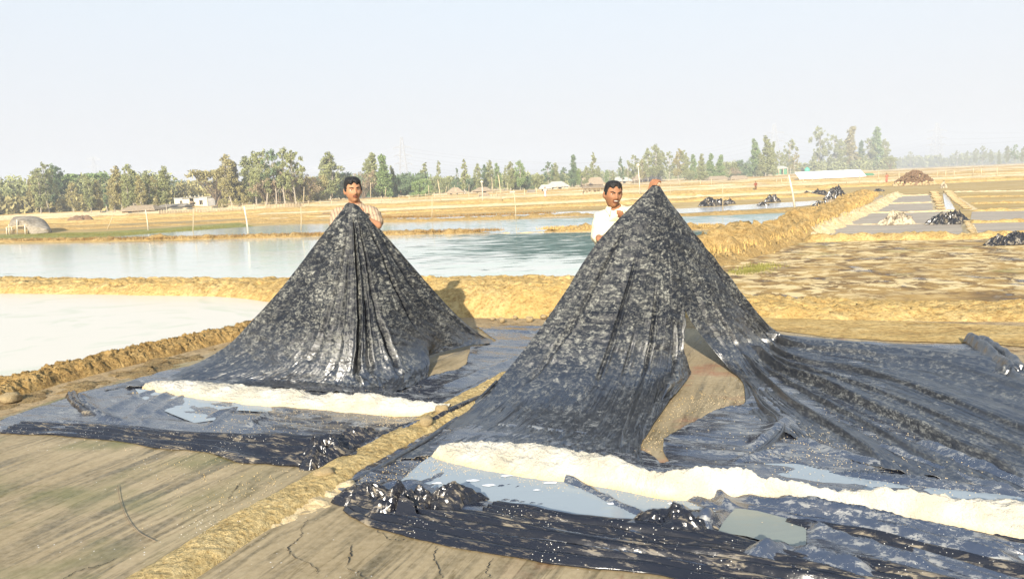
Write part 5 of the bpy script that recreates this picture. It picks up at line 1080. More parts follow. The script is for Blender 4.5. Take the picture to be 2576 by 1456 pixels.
# x, top y, base y, kind, leaf colour
for a in [(-60, 452, 545, 'gum', 'leaf_green'), (-20, 470, 546, 'bush', 'leaf_olive'), (12, 455, 542, 'gum', 'leaf_green'), (38, 460, 541, 'gum', 'leaf_olive'), (62, 452, 541, 'gum', 'leaf_green'), (88, 447, 541, 'gum', 'leaf_olive'), (106, 425, 540, 'gum', 'leaf_green', 96),
          (126, 411, 541, 'airy', 'leaf_green', 98), (146, 416, 541, 'gum', 'leaf_dark', 101), (163, 419, 540, 'airy', 'leaf_dark', 103), (210, 434, 540, 'umbrella', 'leaf_bright', 110), (186, 455, 540, 'gum', 'leaf_olive'), (230, 445, 539, 'gum', 'leaf_green'),
          (252, 452, 538, 'gum', 'leaf_olive'), (272, 443, 538, 'slim', 'leaf_dark'), (290, 448, 538, 'gum', 'leaf_olive'), (308, 416, 538, 'gum', 'leaf_olive'), (323, 440, 538, 'gum', 'leaf_green'), (338, 411, 537, 'gum', 'leaf_green'), (360, 440, 537, 'gum', 'leaf_olive'),
          (378, 430, 536, 'gum', 'leaf_green'), (395, 445, 535, 'gum', 'leaf_olive'), (418, 421, 534, 'gum', 'leaf_green'), (446, 448, 517, 'bush', 'leaf_dark'), (470, 452, 517, 'bush', 'leaf_green'), (505, 450, 516, 'umbrella', 'leaf_olive'), (545, 424, 524, 'umbrella', 'leaf_olive'),
          (520, 470, 515, 'thorn', 'leaf_brown'), (560, 455, 522, 'thorn', 'leaf_brown'), (562, 498, 527, 'bush', 'leaf_olive'), (582, 392, 524, 'gum', 'leaf_olive', None, 1.2), (602, 405, 522, 'cone', 'leaf_olive', None, 1.3), (628, 395, 520, 'gum', 'leaf_green', None, 1.2), (648, 382, 520, 'gum', 'leaf_green', None, 1.2), (672, 378, 519, 'airy', 'leaf_green'),
          (695, 374, 518, 'airy', 'leaf_dark'), (718, 366, 518, 'airy', 'leaf_green'), (742, 380, 518, 'airy', 'leaf_green'), (610, 462, 521, 'bush', 'leaf_olive'), (640, 455, 519, 'bush', 'leaf_olive'), (672, 450, 518, 'thorn', 'leaf_brown', 92), (700, 438, 518, 'thorn', 'leaf_brown', 92),
          (738, 440, 517, 'thorn', 'leaf_brown', 92), (772, 444, 516, 'thorn', 'leaf_brown', 92), (700, 470, 518, 'bush', 'leaf_olive'), (760, 462, 516, 'bush', 'leaf_olive'), (800, 440, 511, 'bush', 'leaf_olive'), (820, 400, 508, 'gum', 'leaf_green'), (834, 380, 508, 'gum', 'leaf_green', None, 1.3),
          (815, 440, 507, 'cone', 'leaf_bright'), (858, 428, 505, 'bush', 'leaf_dark'), (880, 436, 504, 'bush', 'leaf_green'), (915, 438, 503, 'thorn', 'leaf_brown'), (934, 398, 502, 'gum', 'leaf_green'), (948, 379, 502, 'cone', 'leaf_green', None, 1.2), (972, 386, 502, 'cone', 'leaf_bright', None, 1.3), (990, 415, 500, 'cone', 'leaf_green'),
          (962, 450, 500, 'bush', 'leaf_bright', None, 1.2), (1010, 440, 499, 'bush', 'leaf_dark'), (1040, 438, 498, 'bush', 'leaf_dark'), (1062, 445, 497, 'bush', 'leaf_bright'), (1074, 407, 496, 'slim', 'leaf_green', 130, 1.5), (1103, 403, 494, 'slim', 'leaf_green', 135, 1.2), (1095, 440, 492, 'bush', 'leaf_green'), (1125, 442, 490, 'bush', 'leaf_green'),
          (1152, 423, 490, 'slim', 'leaf_dark'), (1171, 400, 490, 'slim', 'leaf_green', None, 1.4), (1150, 448, 489, 'bush', 'leaf_dark'), (1182, 448, 487, 'bush', 'leaf_dark'), (1203, 410, 487, 'gum', 'leaf_green'), (1222, 413, 486, 'gum', 'leaf_dark'), (1237, 405, 485, 'gum', 'leaf_green'), (1254, 412, 485, 'gum', 'leaf_bright'), (1213, 445, 486, 'bush', 'leaf_green'),
          (1272, 418, 484, 'slim', 'leaf_green'), (1285, 407, 484, 'gum', 'leaf_green'), (1310, 405, 483, 'gum', 'leaf_bright'), (1298, 440, 483, 'bush', 'leaf_green'), (1322, 440, 482, 'bush', 'leaf_dark'), (1355, 437, 480, 'bush', 'leaf_green'), (1340, 450, 480, 'bush', 'leaf_green'),
          (1380, 404, 478, 'airy', 'leaf_dark'), (1400, 409, 477, 'gum', 'leaf_green'), (1418, 420, 476, 'airy', 'leaf_dark'), (1441, 390, 475, 'cone', 'leaf_dark'), (1456, 425, 474, 'gum', 'leaf_bright'), (1474, 419, 473, 'gum', 'leaf_green'), (1490, 386, 470, 'slim', 'leaf_green', None, 1.4), (1507, 417, 470, 'gum', 'leaf_green'),
          (1526, 428, 468, 'gum', 'leaf_bright'), (1543, 428, 468, 'slim', 'leaf_green', None, 1.5), (1564, 393, 466, 'slim', 'leaf_dark', None, 1.3), (1582, 400, 465, 'airy', 'leaf_green'), (1598, 389, 464, 'airy', 'leaf_green'), (1616, 398, 462, 'gum', 'leaf_olive'), (1630, 374, 461, 'gum', 'leaf_green'), (1651, 362, 460, 'gum', 'leaf_green'),
          (1664, 380, 459, 'gum', 'leaf_green'), (1684, 382, 458, 'airy', 'leaf_green'), (1707, 373, 458, 'gum', 'leaf_olive'), (1722, 380, 457, 'gum', 'leaf_green'), (1745, 388, 456, 'cone', 'leaf_bright', None, 1.3), (1765, 386, 456, 'cone', 'leaf_green', None, 1.3), (1790, 386, 455, 'cone', 'leaf_bright', None, 1.3), (1812, 390, 454, 'cone', 'leaf_bright', None, 1.3),
          (1735, 425, 457, 'bush', 'leaf_green'), (1775, 430, 456, 'bush', 'leaf_green'), (1835, 403, 452, 'bush', 'leaf_green'), (1866, 397, 450, 'bush', 'leaf_dark'), (1850, 425, 452, 'thorn', 'leaf_brown'), (1898, 346, 448, 'cone', 'leaf_bright', None, 1.3), (1912, 385, 448, 'cone', 'leaf_green', None, 1.3), (1928, 336, 447, 'cone', 'leaf_green', None, 1.3), (1944, 356, 446, 'cone', 'leaf_green'),
          (1890, 425, 448, 'bush', 'leaf_bright'), (1960, 380, 444, 'airy', 'leaf_green'), (1986, 352, 441, 'airy', 'leaf_green'), (2000, 385, 441, 'airy', 'leaf_olive'), (1975, 420, 442, 'bush', 'leaf_green'), (2012, 412, 437, 'bush', 'leaf_bright'), (2003, 420, 442, 'palm', 'leaf_olive'), (2062, 321, 432, 'airy', 'leaf_green', None, .9), (2050, 382, 432, 'gum', 'leaf_green'),
          (2040, 412, 434, 'bush', 'leaf_bright'), (2098, 340, 430, 'airy', 'leaf_green'), (2116, 352, 429, 'gum', 'leaf_green'), (2141, 316, 428, 'cone', 'leaf_olive', None, 1.25), (2165, 352, 428, 'cone', 'leaf_dark', None, 1.1), (2184, 350, 428, 'airy', 'leaf_green'), (2207, 320, 428, 'cone', 'leaf_bright', None, 1.2), (2226, 350, 428, 'gum', 'leaf_green'),
          (2075, 405, 430, 'bush', 'leaf_green'), (2125, 410, 428, 'bush', 'leaf_green'), (2200, 400, 428, 'bush', 'leaf_green'), (2238, 395, 430, 'umbrella', 'leaf_green'),
          (2262, 395, 424, 'gum', 'leaf_green', 560), (2290, 382, 424, 'airy', 'leaf_green', 560), (2316, 394, 423, 'gum', 'leaf_green', 570), (2340, 398, 423, 'gum', 'leaf_green', 580), (2365, 386, 422, 'gum', 'leaf_green', 560), (2390, 390, 422, 'gum', 'leaf_green', 550), (2408, 378, 421, 'airy', 'leaf_green', 520), (2432, 380, 421, 'gum', 'leaf_green', 500),
          (2452, 374, 420, 'gum', 'leaf_green', 470), (2472, 368, 419, 'airy', 'leaf_green', 450), (2492, 376, 418, 'gum', 'leaf_green', 430), (2512, 378, 418, 'cone', 'leaf_green', 400), (2532, 368, 417, 'gum', 'leaf_green', 380), (2552, 364, 416, 'airy', 'leaf_bright', 350), (2572, 370, 415, 'gum', 'leaf_green', 340), (2596, 366, 414, 'gum', 'leaf_bright', 320)]:
    tree(*a)
rt = random.Random(11); used = {}
for (px, top, base, kind, leaf, Y, wide) in TREES:
    if Y is None: Y = min(max(Ybase(px, base), 40), 330) + rt.uniform(0, 6)
    b0 = X_at(px, Y); zt = P(px, top, Y)[2]; zt = max(zt, 0.8)
    va = rt.randrange(4); cm, tm = tree_mesh(kind, va, leaf); s = zt * rt.uniform(.97, 1.03)
    mk = min(MARKS, key=lambda q: abs(q[0] - px))[1]; px_h = base - top
    nm = {'bush': 'bushy_tree', 'thorn': 'thorn_tree', 'umbrella': 'spreading_tree', 'palm': 'palm_tree'}.get(kind, 'eucalyptus_tree')
    size = 'tall' if px_h > 95 else ('small' if px_h < 50 else 'middling')
    lab = f'{size} {CN[leaf]} {KN[kind]} {mk}'.replace(' in the big clump', ' in the clump'); used.setdefault(lab, []).append(px)
    o = empty(nm, (b0, Y, 0), lab, 'tree', 'trees along the far edge of the salt fields', rt.uniform(0, 6.28)); o.scale = (s * wide * rt.uniform(.9, 1.1), s * wide * rt.uniform(.9, 1.1), s); o['px'] = float(px)
    for nme, d in (('trunk', tm), ('crown', cm)):
        c = bpy.data.objects.new(nme, d); COL.objects.link(c); c.parent = o
# where two trees of a kind stand at the same landmark, say which
for lab, xs in used.items():
    if len(xs) > 1:
        obs = sorted([o for o in COL.objects if o.get('label') == lab], key=lambda o: o['px'])
        w = {2: ['left one', 'right one'], 3: ['left one', 'middle one', 'right one']}.get(len(obs)) or ['leftmost', 'second from left', 'third from left', 'fourth from left', 'fifth from left', 'sixth from left'][:len(obs)]
        for o, t_ in zip(obs, w):
            q_ = lab + ', ' + t_; o['label'] = q_ if len(q_.split()) <= 16 else q_.replace('middling ', '').replace(' like', '').replace('tall ', '').replace('in the clump ', '')
for o in COL.objects:
    if 'px' in o: del o['px']

# undergrowth and woodland behind the trees that reads as one mass
def wood(name, spans, n, mat, seed, label, size=.28):
    r = np.random.RandomState(seed); cs = []; rs = []
    for (x0, x1, yb, ht, Y, th) in spans:
        k = int(abs(x1 - x0) / 5) + 1
        for i in range(k):
            px = x0 + (x1 - x0) * (i + r.rand()) / k; YY = Y + r.uniform(0, th); X = X_at(px, YY); h = ht / F_ * YY * r.uniform(.6, 1.1)
            for z in np.arange(.15, 1, .3): cs.append((X + r.normal(0, .2), YY, h * z)); rs.append(h * r.uniform(.2, .34))
    V = leaf_cloud(np.array(cs), np.array(rs), n, size, seed, .8)
    return tag(put(name, quads_mesh(name, V, np.arange(len(V)).reshape(-1, 4)), M[mat], None, False), label, 'woodland', kind='stuff')
wood('woodland', [(-150, 430, 540, 92, 104, 18)], 26000, 'leaf_green', 1, 'dense undergrowth filling the wood at the left behind the patched tent')
wood('woodland', [(-150, 430, 540, 50, 98, 6)], 9000, 'leaf_olive', 21, 'olive brush at the foot of the left wood')
wood('woodland', [(430, 800, 520, 62, 110, 16)], 15000, 'leaf_olive', 2, 'olive brush behind the ruined white building')
wood('woodland', [(780, 1080, 505, 58, 125, 18)], 12000, 'leaf_dark', 3, 'dark green thicket behind the man in beige')
wood('woodland', [(1060, 1480, 486, 40, 165, 25)], 14000, 'leaf_green', 4, 'low hazy thicket behind the huts in the middle', .4)
wood('woodland', [(1480, 1880, 465, 34, 260, 30)], 12000, 'leaf_green', 5, 'low thicket behind the thatched sheds', .55)
wood('woodland', [(1860, 2250, 445, 30, 310, 30)], 9000, 'leaf_green', 6, 'thicket behind the long white shed', .6)
wood('woodland', [(2240, 2700, 422, 30, 600, 40)], 9000, 'leaf_green', 7, 'hazy far wood at the right edge', 1.1)

# ------------------------------------------------------------ pylons and wires
M['steel'] = m_simple('galvanised_steel', (0.42, 0.42, 0.42), .6, 1, .1)
def strut(mb, a, b, r): mb.tube([a, b], r, 4, False)
def pylon(px, top, Y, armys, halfw, label, rad, H=None, flat=False, leg=None):
    X = X_at(px, Y); H = P(px, top, Y)[2]; root = empty('pylon', (X, Y, 0), label, 'pylon', 'power line pylons beyond the fields'); hw = halfw / F_ * Y
    bw = leg or hw * .62; za = [P(px, y, Y)[2] for y in armys]; zt = min(za) * .93
    W = lambda z: bw * (1 - z / H * .86) if z < zt else bw * (1 - zt / H * .86) * (1 - (z - zt) / (H - zt + .01) * .72)
    b = MB(); zs = list(np.linspace(0, H, 13))
    for i in range(12):
        z0, z1 = zs[i], zs[i + 1]; w0, w1 = W(z0), W(z1)
        for sx in (-1, 1):
            for sy in (-1, 1): strut(b, (sx * w0, sy * w0, z0), (sx * w1, sy * w1, z1), rad)
            for (a, c) in ((((-1, sx), (1, sx))), (((sx, -1), (sx, 1)))):
                strut(b, (a[0] * w0, a[1] * w0, z0), (c[0] * w1, c[1] * w1, z1), rad * .55); strut(b, (c[0] * w0, c[1] * w0, z0), (a[0] * w1, a[1] * w1, z1), rad * .55)
    b.build('tower', M['steel'], root, False)
    for z in za:
        for s in (-1, 1):
            m_ = MB(); e = (s * hw, 0, z); w = W(z)
            for sy in (-1, 1): strut(m_, (s * w, sy * w, z), e, rad * .8); strut(m_, (s * w, sy * w, z + H * .035), e, rad * .8)
            strut(m_, (s * w, 0, z), (s * (w + hw) / 2, 0, z + H * .018), rad * .5); strut(m_, e, (s * hw, 0, z - H * .03), rad * 1.4); m_.build('cross_arm', M['steel'], root, False)
    return X, Y, H, za, hw
pA = pylon(1018, 344, 420, [371, 391, 412], 21, 'lattice power pylon standing clear above the trees right of the man in beige', .11)
pB = pylon(1947, 312, 520, [335, 356, 377], 24, 'faint lattice pylon half hidden behind the trees left of the long white shed', .10)
pC = pylon(2354, 310, 640, [330, 348, 365], 24, 'very pale lattice pylon above the clod heap at the right', .16)
pD = pylon(247, 394, 760, [398, 402, 420], 16, 'very faint pylon above the wood at the left', .2)
def wires(p, q, sag, rad, label, sides=(-1, 1)):
    b = MB()
    for z0, z1 in zip(p[3], q[3]):
        for s in sides:
            a = np.array([p[0] + s * p[4], p[1], z0 - p[2] * .03]); c = np.array([q[0] + s * q[4], q[1], z1 - q[2] * .03])
            b.tube([a + (c - a) * t - np.array([0, 0, sag * 4 * t * (1 - t)]) for t in np.linspace(0, 1, 17)], rad, 3, False)
    tag(b.build('power_lines', M['steel'], None, False), label, 'power lines')
wires(pA, pB, 13, .055, 'sagging power lines strung from the clear pylon across the middle of the sky')
wires(pB, pC, 9, .06, 'faint power lines running behind the trees over the long white shed')
wires(pA, (pA[0] - 190, 500, 14, [9, 15, 21], 6), 4, .05, 'faint power lines leaving the clear pylon to the left')
wires(pC, (pC[0] + 260, 560, 30, [26, 31, 37], 8), 5, .06, 'very faint power lines running out at the right edge')

# ------------------------------------------------------------ poles, fences
M['bamboo'] = m_simple('pale_bamboo', (0.52, 0.42, 0.26), .8, 2); M['pole_white'] = m_simple('whitish_pole', (0.62, 0.56, 0.44), .8, 2)
def pole(px0, py0, px1, py1, r, label, Y=None, mat='bamboo', cat='pole', lamp=False, name='bamboo_pole', group=None):
    """from the foot (px0,py0) to the tip (px1,py1)"""
    Y = Y or Ybase(px0, py0); a = np.array([X_at(px0, Y), Y, -.05]); b_ = P(px1, py1, Y); mid = (a + b_) / 2 + np.array([r * .6, 0, 0]); base = a
    if lamp:
        root = empty(name, a, label, cat, group); MB().tube([(0, 0, 0), tuple(mid - a), tuple(b_ - a)], [r, r * .9, r * .75], 7).build('shaft', M[mat], root)
        l = MB(); l.blob(tuple(b_ - a), (r * 3.0, r * 3.0, r * 2.4), 10, 7); l.build('lamp', M['pole_white'], root); return
    tag(MB().tube([(0, 0, 0), tuple(mid - a), tuple(b_ - a)], [r, r * .9, r * .75], 7).build(name, M[mat], None, True, tuple(a)), label, cat, group)
pole(625, 592, 614, 519, .035, 'leaning pale pole standing in the shallow pond left of the left sheet', mat='pole_white')
pole(757, 580, 757, 520, .02, 'thin upright pole in the pond closest to the left side of the left sheet'); pole(485, 583, 486, 527, .022, 'thin upright pole between the two leaning poles in the left pond')
pole(373, 580, 366, 528, .03, 'leaning pole on the marsh right of the patched tent', mat='pole_white'); pole(268, 578, 285, 540, .018, 'thin stick leaning right just beyond the patched tent')
pole(1298, 553, 1294, 489, .022, 'thin pole at the pond edge left of the walker in white'); pole(1086, 555, 1087, 496, .018, 'thin faint pole in the far pond right of the man in beige')
pole(2000, 525, 1984, 440, .045, 'tall pale pole leaning left below the little green house', mat='pole_white'); pole(1925, 542, 1926, 460, .018, 'thin pole by the black bundle right of the figure in red', Y=30) if False else None
pole(1818, 535, 1818, 462, .016, 'thin upright pole crossing the long black bundle behind the peak')
pole(1610, 492, 1605, 416, .05, 'tall lamp pole left of the peak of the tall sheet', mat='pole_white', lamp=True, name='lamp_pole')
pole(1214, 509, 1212, 458, .045, 'lamp pole above the low brown huts', mat='pole_white', lamp=True, name='lamp_pole')
pole(1261, 509, 1254, 441, .045, 'tall bamboo pole left of the pale roofed hut'); pole(1239, 470, 1237, 446, .04, 'short far bamboo pole beside the tall one left of the pale roofed hut', Y=90)
pole(1109, 508, 1101, 452, .05, 'propped bamboo pole right of the lattice pylon'); pole(1150, 500, 1143, 466, .035, 'leaning bamboo pole left of the low brown huts'); pole(1117, 500, 1124, 468, .03, 'bamboo pole leaning right behind the propped pole'); pole(1079, 505, 1078, 466, .035, 'upright bamboo pole nearest the lattice pylon')
pole(1178, 496, 1180, 464, .03, 'thin upright pole behind the brown thatched heap'); pole(1276, 488, 1277, 461, .03, 'short upright pole before the trees left of the pale roofed hut'); pole(1128, 494, 1127, 468, .02, 'very thin stake behind the brown thatched heap')
pole(932, 511, 932, 459, .035, 'upright bamboo pole close right of the man in beige'); pole(966, 509, 971, 472, .035, 'bamboo pole right of the one nearest the man in beige'); pole(839, 506, 833, 472, .04, 'leaning bamboo pole left of the man in beige'); pole(762, 520, 765, 470, .045, 'tall bamboo pole in front of the brown thorn trees')
pole(1452, 488, 1450, 462, .02, 'thin white stake right of the pale roofed hut', Y=110); pole(1686, 500, 1686, 465, .02, 'thin white stake at the right flank of the peak', Y=60)
def post_row(name, xs, yb, h, r, label, rail=None, Y=None, thin=True):
    root = None; Yr = [Y or Ybase(x, yb(x)) for x in xs]; c = np.array([X_at(xs[0], Yr[0]), Yr[0], 0]); root = empty(name, c, label, 'fence'); tops = []
    for x, yy in zip(xs, Yr):
        X = X_at(x, yy); hh = h / F_ * yy * rnd.uniform(.85, 1.15); p = (X - c[0], yy - c[1], 0); t = (X - c[0] + rnd.uniform(-.06, .06) * hh, yy - c[1], hh); tops.append(t); MB().tube([p, t], r, 5).build('post', M['bamboo'], root)
    if rail: MB().tube([(t[0], t[1], t[2] * rail) for t in tops], r * .5, 4, False).build('rail', M['bamboo'], root)
post_row('stake_fence', [2130, 2163, 2210, 2261, 2290], lambda x: 466 - (x - 2100) * .05, 30, .04, 'row of thin stakes left of the clod heap', .9)
post_row('stake_fence', [2358, 2378, 2400, 2447, 2468, 2508], lambda x: 449 - (x - 2350) * .03, 22, .04, 'rail fence on pale stakes right of the clod heap', .97)
post_row('stake_fence', [1683, 1710, 1740, 1762, 1790], lambda x: 470 - (x - 1680) * .02, 18, .04, 'line of short stakes right of the peak of the tall sheet')
post_row('stake_fence', [1954, 1966, 1982, 2020, 2044], lambda x: 467 - (x - 1900) * .03, 18, .04, 'short stakes right of the figure in red')
post_row('stake_fence', [1004, 1030, 1052, 1072, 1094, 1180, 1204, 1250, 1292, 1320, 1350], lambda x: 509 - (x - 1000) * .045, 18, .035, 'thin stake fence crossing the field below the lattice pylon', .85)
post_row('stake_fence', [560, 585, 612, 640, 668, 694, 720, 748, 778, 806, 836, 960, 985], lambda x: 533 - (x - 560) * .05, 20, .035, 'stake fence before the brown thorn trees', .8)
post_row('stake_fence', [444, 462, 480, 500, 520], lambda x: 541, 18, .03, 'short stakes in front of the ruined building') if False else None
# woven bamboo fence panels left and by the thorn trees
def woven_fence(x0, x1, y0, y1, h, label):
    a = G(x0, y0); b = G(x1, y1); root = empty('woven_fence', a, label, 'fence'); n = int(abs(x1 - x0) / 7); d = (b - a)
    for i in range(n + 1):
        p = d * i / n; hh = h / F_ * a[1] * (1 + .12 * rnd.uniform(-1, 1)); MB().tube([(p[0], p[1], 0), (p[0] + .02, p[1], hh)], .035, 5).build('post', M['bamboo'], root)
    hh = h / F_ * a[1]; m_ = MB()
    for k in range(7): m_.box(tuple(d / 2 + np.array([0, 0, hh * (k + .5) / 8.5])), (np.hypot(d[0], d[1]), .03, hh / 9.5), math.atan2(d[1], d[0]))
    m_.build('mat_panel', m_simple('woven_mat', (0.36, 0.28, 0.17), .9, 3), root)
woven_fence(400, 620, 541, 535, 12, 'low woven bamboo fence in front of the left wood'); woven_fence(670, 760, 528, 524, 15, 'woven bamboo fence below the brown thorn trees')
wf = G(330, 538)
post_row('stake_fence', [318, 330, 345, 362, 380, 398], lambda x: 538, 22, .03, 'white rail on thin posts at the foot of the left wood', .95, Y=92)
# ------------------------------------------------------------ huts, sheds and the ruined building
M['thatch'] = m_earth('thatch', (0.20, 0.14, 0.08), (0.33, 0.25, 0.16), (0.45, 0.36, 0.24), 4, .8); M['tin'] = m_simple('faded_tin_roof', (0.42, 0.42, 0.36), .6, 2, .25); M['plaster'] = m_earth('weathered_whitewash', (0.36, 0.32, 0.22), (0.62, 0.58, 0.44), (0.72, 0.68, 0.55), 1.2, .2)
M['mudwall'] = m_earth('mud_wall', (0.34, 0.25, 0.15), (0.46, 0.36, 0.23), (0.58, 0.48, 0.33), 2, .4); M['dark'] = m_simple('dark_opening', (0.03, 0.028, 0.025), .9); M['green_paint'] = m_simple('green_painted_tin', (0.10, 0.27, 0.14), .6, 2); M['white_paint'] = m_simple('bright_white_sheet_roof', (0.82, 0.83, 0.84), .5, 1, .04)
M['grey_tarp'] = m_earth('patched_grey_tarpaulin', (0.12, 0.10, 0.075), (0.25, 0.21, 0.155), (0.38, 0.34, 0.27), 1.1, .8); M['tank'] = m_simple('green_plastic_tank', (0.12, 0.42, 0.30), .5, 1, .1); M['grey_wall'] = m_simple('grey_shed_wall', (0.30, 0.29, 0.27), .8, 2)
def hut(px0, px1, yb, wall_h, roof_h, label, roofm, wallm, Y=None, door=True, hip=.35, cat='hut', posts=0, group=None, depth=.6):
    Y = Y or Ybase((px0 + px1) / 2, yb); X0, X1 = X_at(px0, Y), X_at(px1, Y); w = X1 - X0; d = w * depth; k = Y / F_; wh, rh = wall_h * k, roof_h * k
    root = empty('hut', ((X0 + X1) / 2, Y, 0), label, cat, group)
    if wallm: MB().box((0, d / 2, wh / 2), (w * .88, d * .86, wh)).build('wall', M[wallm], root, False)
    e = .5 * w; rd = hip * w
    v = [(-e, -d * .08, wh * .96), (e, -d * .08, wh * .96), (e, d * 1.08, wh * .96), (-e, d * 1.08, wh * .96), (-e + rd, d / 2, wh + rh), (e - rd, d / 2, wh + rh)]
    mesh('roof', v + [(p[0], p[1], p[2] - .06 * (wh + rh)) for p in v[:4]], [(0, 1, 5, 4), (1, 2, 5), (2, 3, 4, 5), (3, 0, 4), (0, 3, 9, 6), (0, 6, 7, 1), (1, 7, 8, 2), (2, 8, 9, 3), (6, 9, 8, 7)], M[roofm], root, False)
    if door: MB().box((w * .1, d * .07 - .02, wh * .40), (w * .12, .06, wh * .8)).build('door', M['dark'], root, False); MB().box((-w * .22, d * .07 - .02, wh * .55), (w * .10, .06, wh * .35)).build('window', M['dark'], root, False)
    for i in range(posts): MB().tube([(-e * .96 + w * .96 * i / (posts - 1), -d * .05, 0), (-e * .96 + w * .96 * i / (posts - 1), -d * .05, wh)], .035 * max(1, Y / 60), 5).build('post', M['bamboo'], root)
    return root
hut(300, 392, 538, 9, 12, 'low brown thatched hut at the foot of the left wood', 'thatch', 'mudwall', None, True, .2)
hut(392, 470, 539, 8, 6, 'long low grey roofed shed behind the posts of the left wood', 'grey_tarp', 'grey_wall', 95, False, .1)
hut(1122, 1168, 492, 8, 12, 'round backed brown thatched hut left of the lamp pole', 'thatch', 'mudwall'); hut(1186, 1242, 489, 9, 9, 'low dark roofed hut behind the lamp pole', 'thatch', 'mudwall'); hut(1200, 1234, 499, 4, 9, 'small grey thatched shelter under the lamp pole', 'thatch', None, None, False, .2, 'shelter', 3)
hut(1372, 1434, 480, 11, 12, 'pale green roofed hut with white posts in the middle of the far fields', 'tin', 'plaster', None, True, .3, 'hut', 5); hut(1356, 1388, 483, 9, 9, 'small lean hut attached left of the pale roofed hut', 'tin', 'mudwall', None, True, .2)
hut(1326, 1348, 489, 7, 4, 'little grey box hut left of the walker in white', 'grey_tarp', 'mudwall', None, False, .05); hut(1282, 1296, 490, 6, 2, 'tiny pale box hut in the middle fields', 'plaster', 'plaster', None, False, .05)
hut(1462, 1520, 471, 8, 16, 'wide brown thatched house behind the man in cream', 'thatch', 'mudwall', None, False, .1); hut(1540, 1592, 464, 9, 10, 'pale tin roofed house right of the head of the man in cream', 'tin', 'mudwall', None, True, .25)
hut(1592, 1668, 466, 8, 14, 'reddish brown thatched house behind the peak', 'thatch', 'mudwall', 200, False, .12)
hut(1782, 1835, 456, 5, 8, 'left one of the two long thatched sheds', 'thatch', 'mudwall', None, False, .15, 'shed', 5); hut(1838, 1884, 455, 5, 8, 'right one of the two long thatched sheds', 'thatch', 'mudwall', None, False, .15, 'shed', 5)
gh = hut(1947, 1982, 444, 21, 5, 'little green walled house with pale roof left of the long white shed', 'tin', 'green_paint', None, True, .2, 'house', 4)
# hut with bundles of thatch leaning on it, beside the man in cream
rt2 = empty('hut', G(1495, 491), 'low open hut with a fringed thatch edge left of the man in cream', 'hut'); Yh = Ybase(1495, 491); k = Yh / F_; wd = X_at(1516, Yh) - X_at(1462, Yh)
MB().box((0, .8, 5 * k), (wd * .95, 1.2, 10 * k)).build('wall', M['mudwall'], rt2, False); MB().box((0, .7, 20 * k), (wd * 1.1, 1.8, 1.2 * k), 0, R(6)).build('roof', M['thatch'], rt2, False)
for i in range(15): MB().tube([(-wd * .46 + wd * .92 * i / 14, -.05, 19 * k), (-wd * .46 + wd * .92 * i / 14 + rnd.uniform(-.06, .06), .05, rnd.uniform(9, 13) * k)], .05, 5).build('thatch_bundle', M['thatch'], rt2)
# ruined white building
Yb = Ybase(492, 524); k = Yb / F_; X0 = X_at(444, Yb); rb_ = empty('ruined_building', (X_at(492, Yb), Yb, 0), 'ruined single storey whitewashed building with broken parapet at the edge of the wood', 'building'); w = X_at(545, Yb) - X0
pw = MB()
for (a, b, z0, z1) in [(-.5, -.36, 0, 26), (-.36, -.30, 0, 8), (-.36, -.30, 20, 26), (-.30, -.12, 0, 24), (-.02, .12, 0, 25), (.12, .20, 0, 8), (.12, .20, 19, 26), (.20, .32, 0, 27), (-.12, -.02, 0, 6)]:
    pw.box(((a + b) / 2 * w, 0, (z0 + z1) / 2 * k), ((b - a) * w, .25, (z1 - z0) * k))
pw.build('wall', M['plaster'], rb_, False); MB().box((-.09 * w, 2.6, 12 * k), (.8 * w, .25, 24 * k)).build('wall', M['grey_wall'], rb_, False); MB().box((.42 * w, .9, 12 * k), (.18 * w, 2.0, 24 * k)).build('wall', M['grey_wall'], rb_, False)
MB().box((-.05 * w, 1.2, 27 * k), (w * .95, 2.7, 1.6 * k)).build('roof', M['grey_wall'], rb_, False)
for i, x in enumerate((-.18, -.10, .02, .12, .20)): MB().box((x * w, 0, (29 + i % 2) * k), (.018 * w, .2, 4 * k)).build('parapet_stub', M['plaster'], rb_, False)
for x, z in ((-.33, 14), (.16, 13)): f = MB().box((x * w, .06, z * k), (.06 * w, .10, 11 * k)).build('window', M['dark'], rb_, False); MB().box((x * w, -.02, z * k), (.006 * w, .06, 11 * k)).build('mullion', M['bamboo'], f, False)
cbm = MB()
for i in range(5): cbm.blob((rnd.uniform(-.12, -.0) * w, -.4, rnd.uniform(3, 16) * k), (.05 * w, .3, 3 * k), 8, 6, i, .3)
cbm.build('fallen_slab', M['thatch'], rb_)
# long white roofed shed with a green tank
Ys = Ybase(2090, 452); k = Ys / F_; xa, xb = X_at(2009, Ys), X_at(2176, Ys); za = P(2009, 448, Ys)[2]; root = empty('long_shed', ((xa + xb) / 2, Ys, 0), 'long low shed with a bright white sheet roof at the far right fields', 'shed'); L_ = xb - xa
zr0, zr1 = 5.5 * k, 22 * k
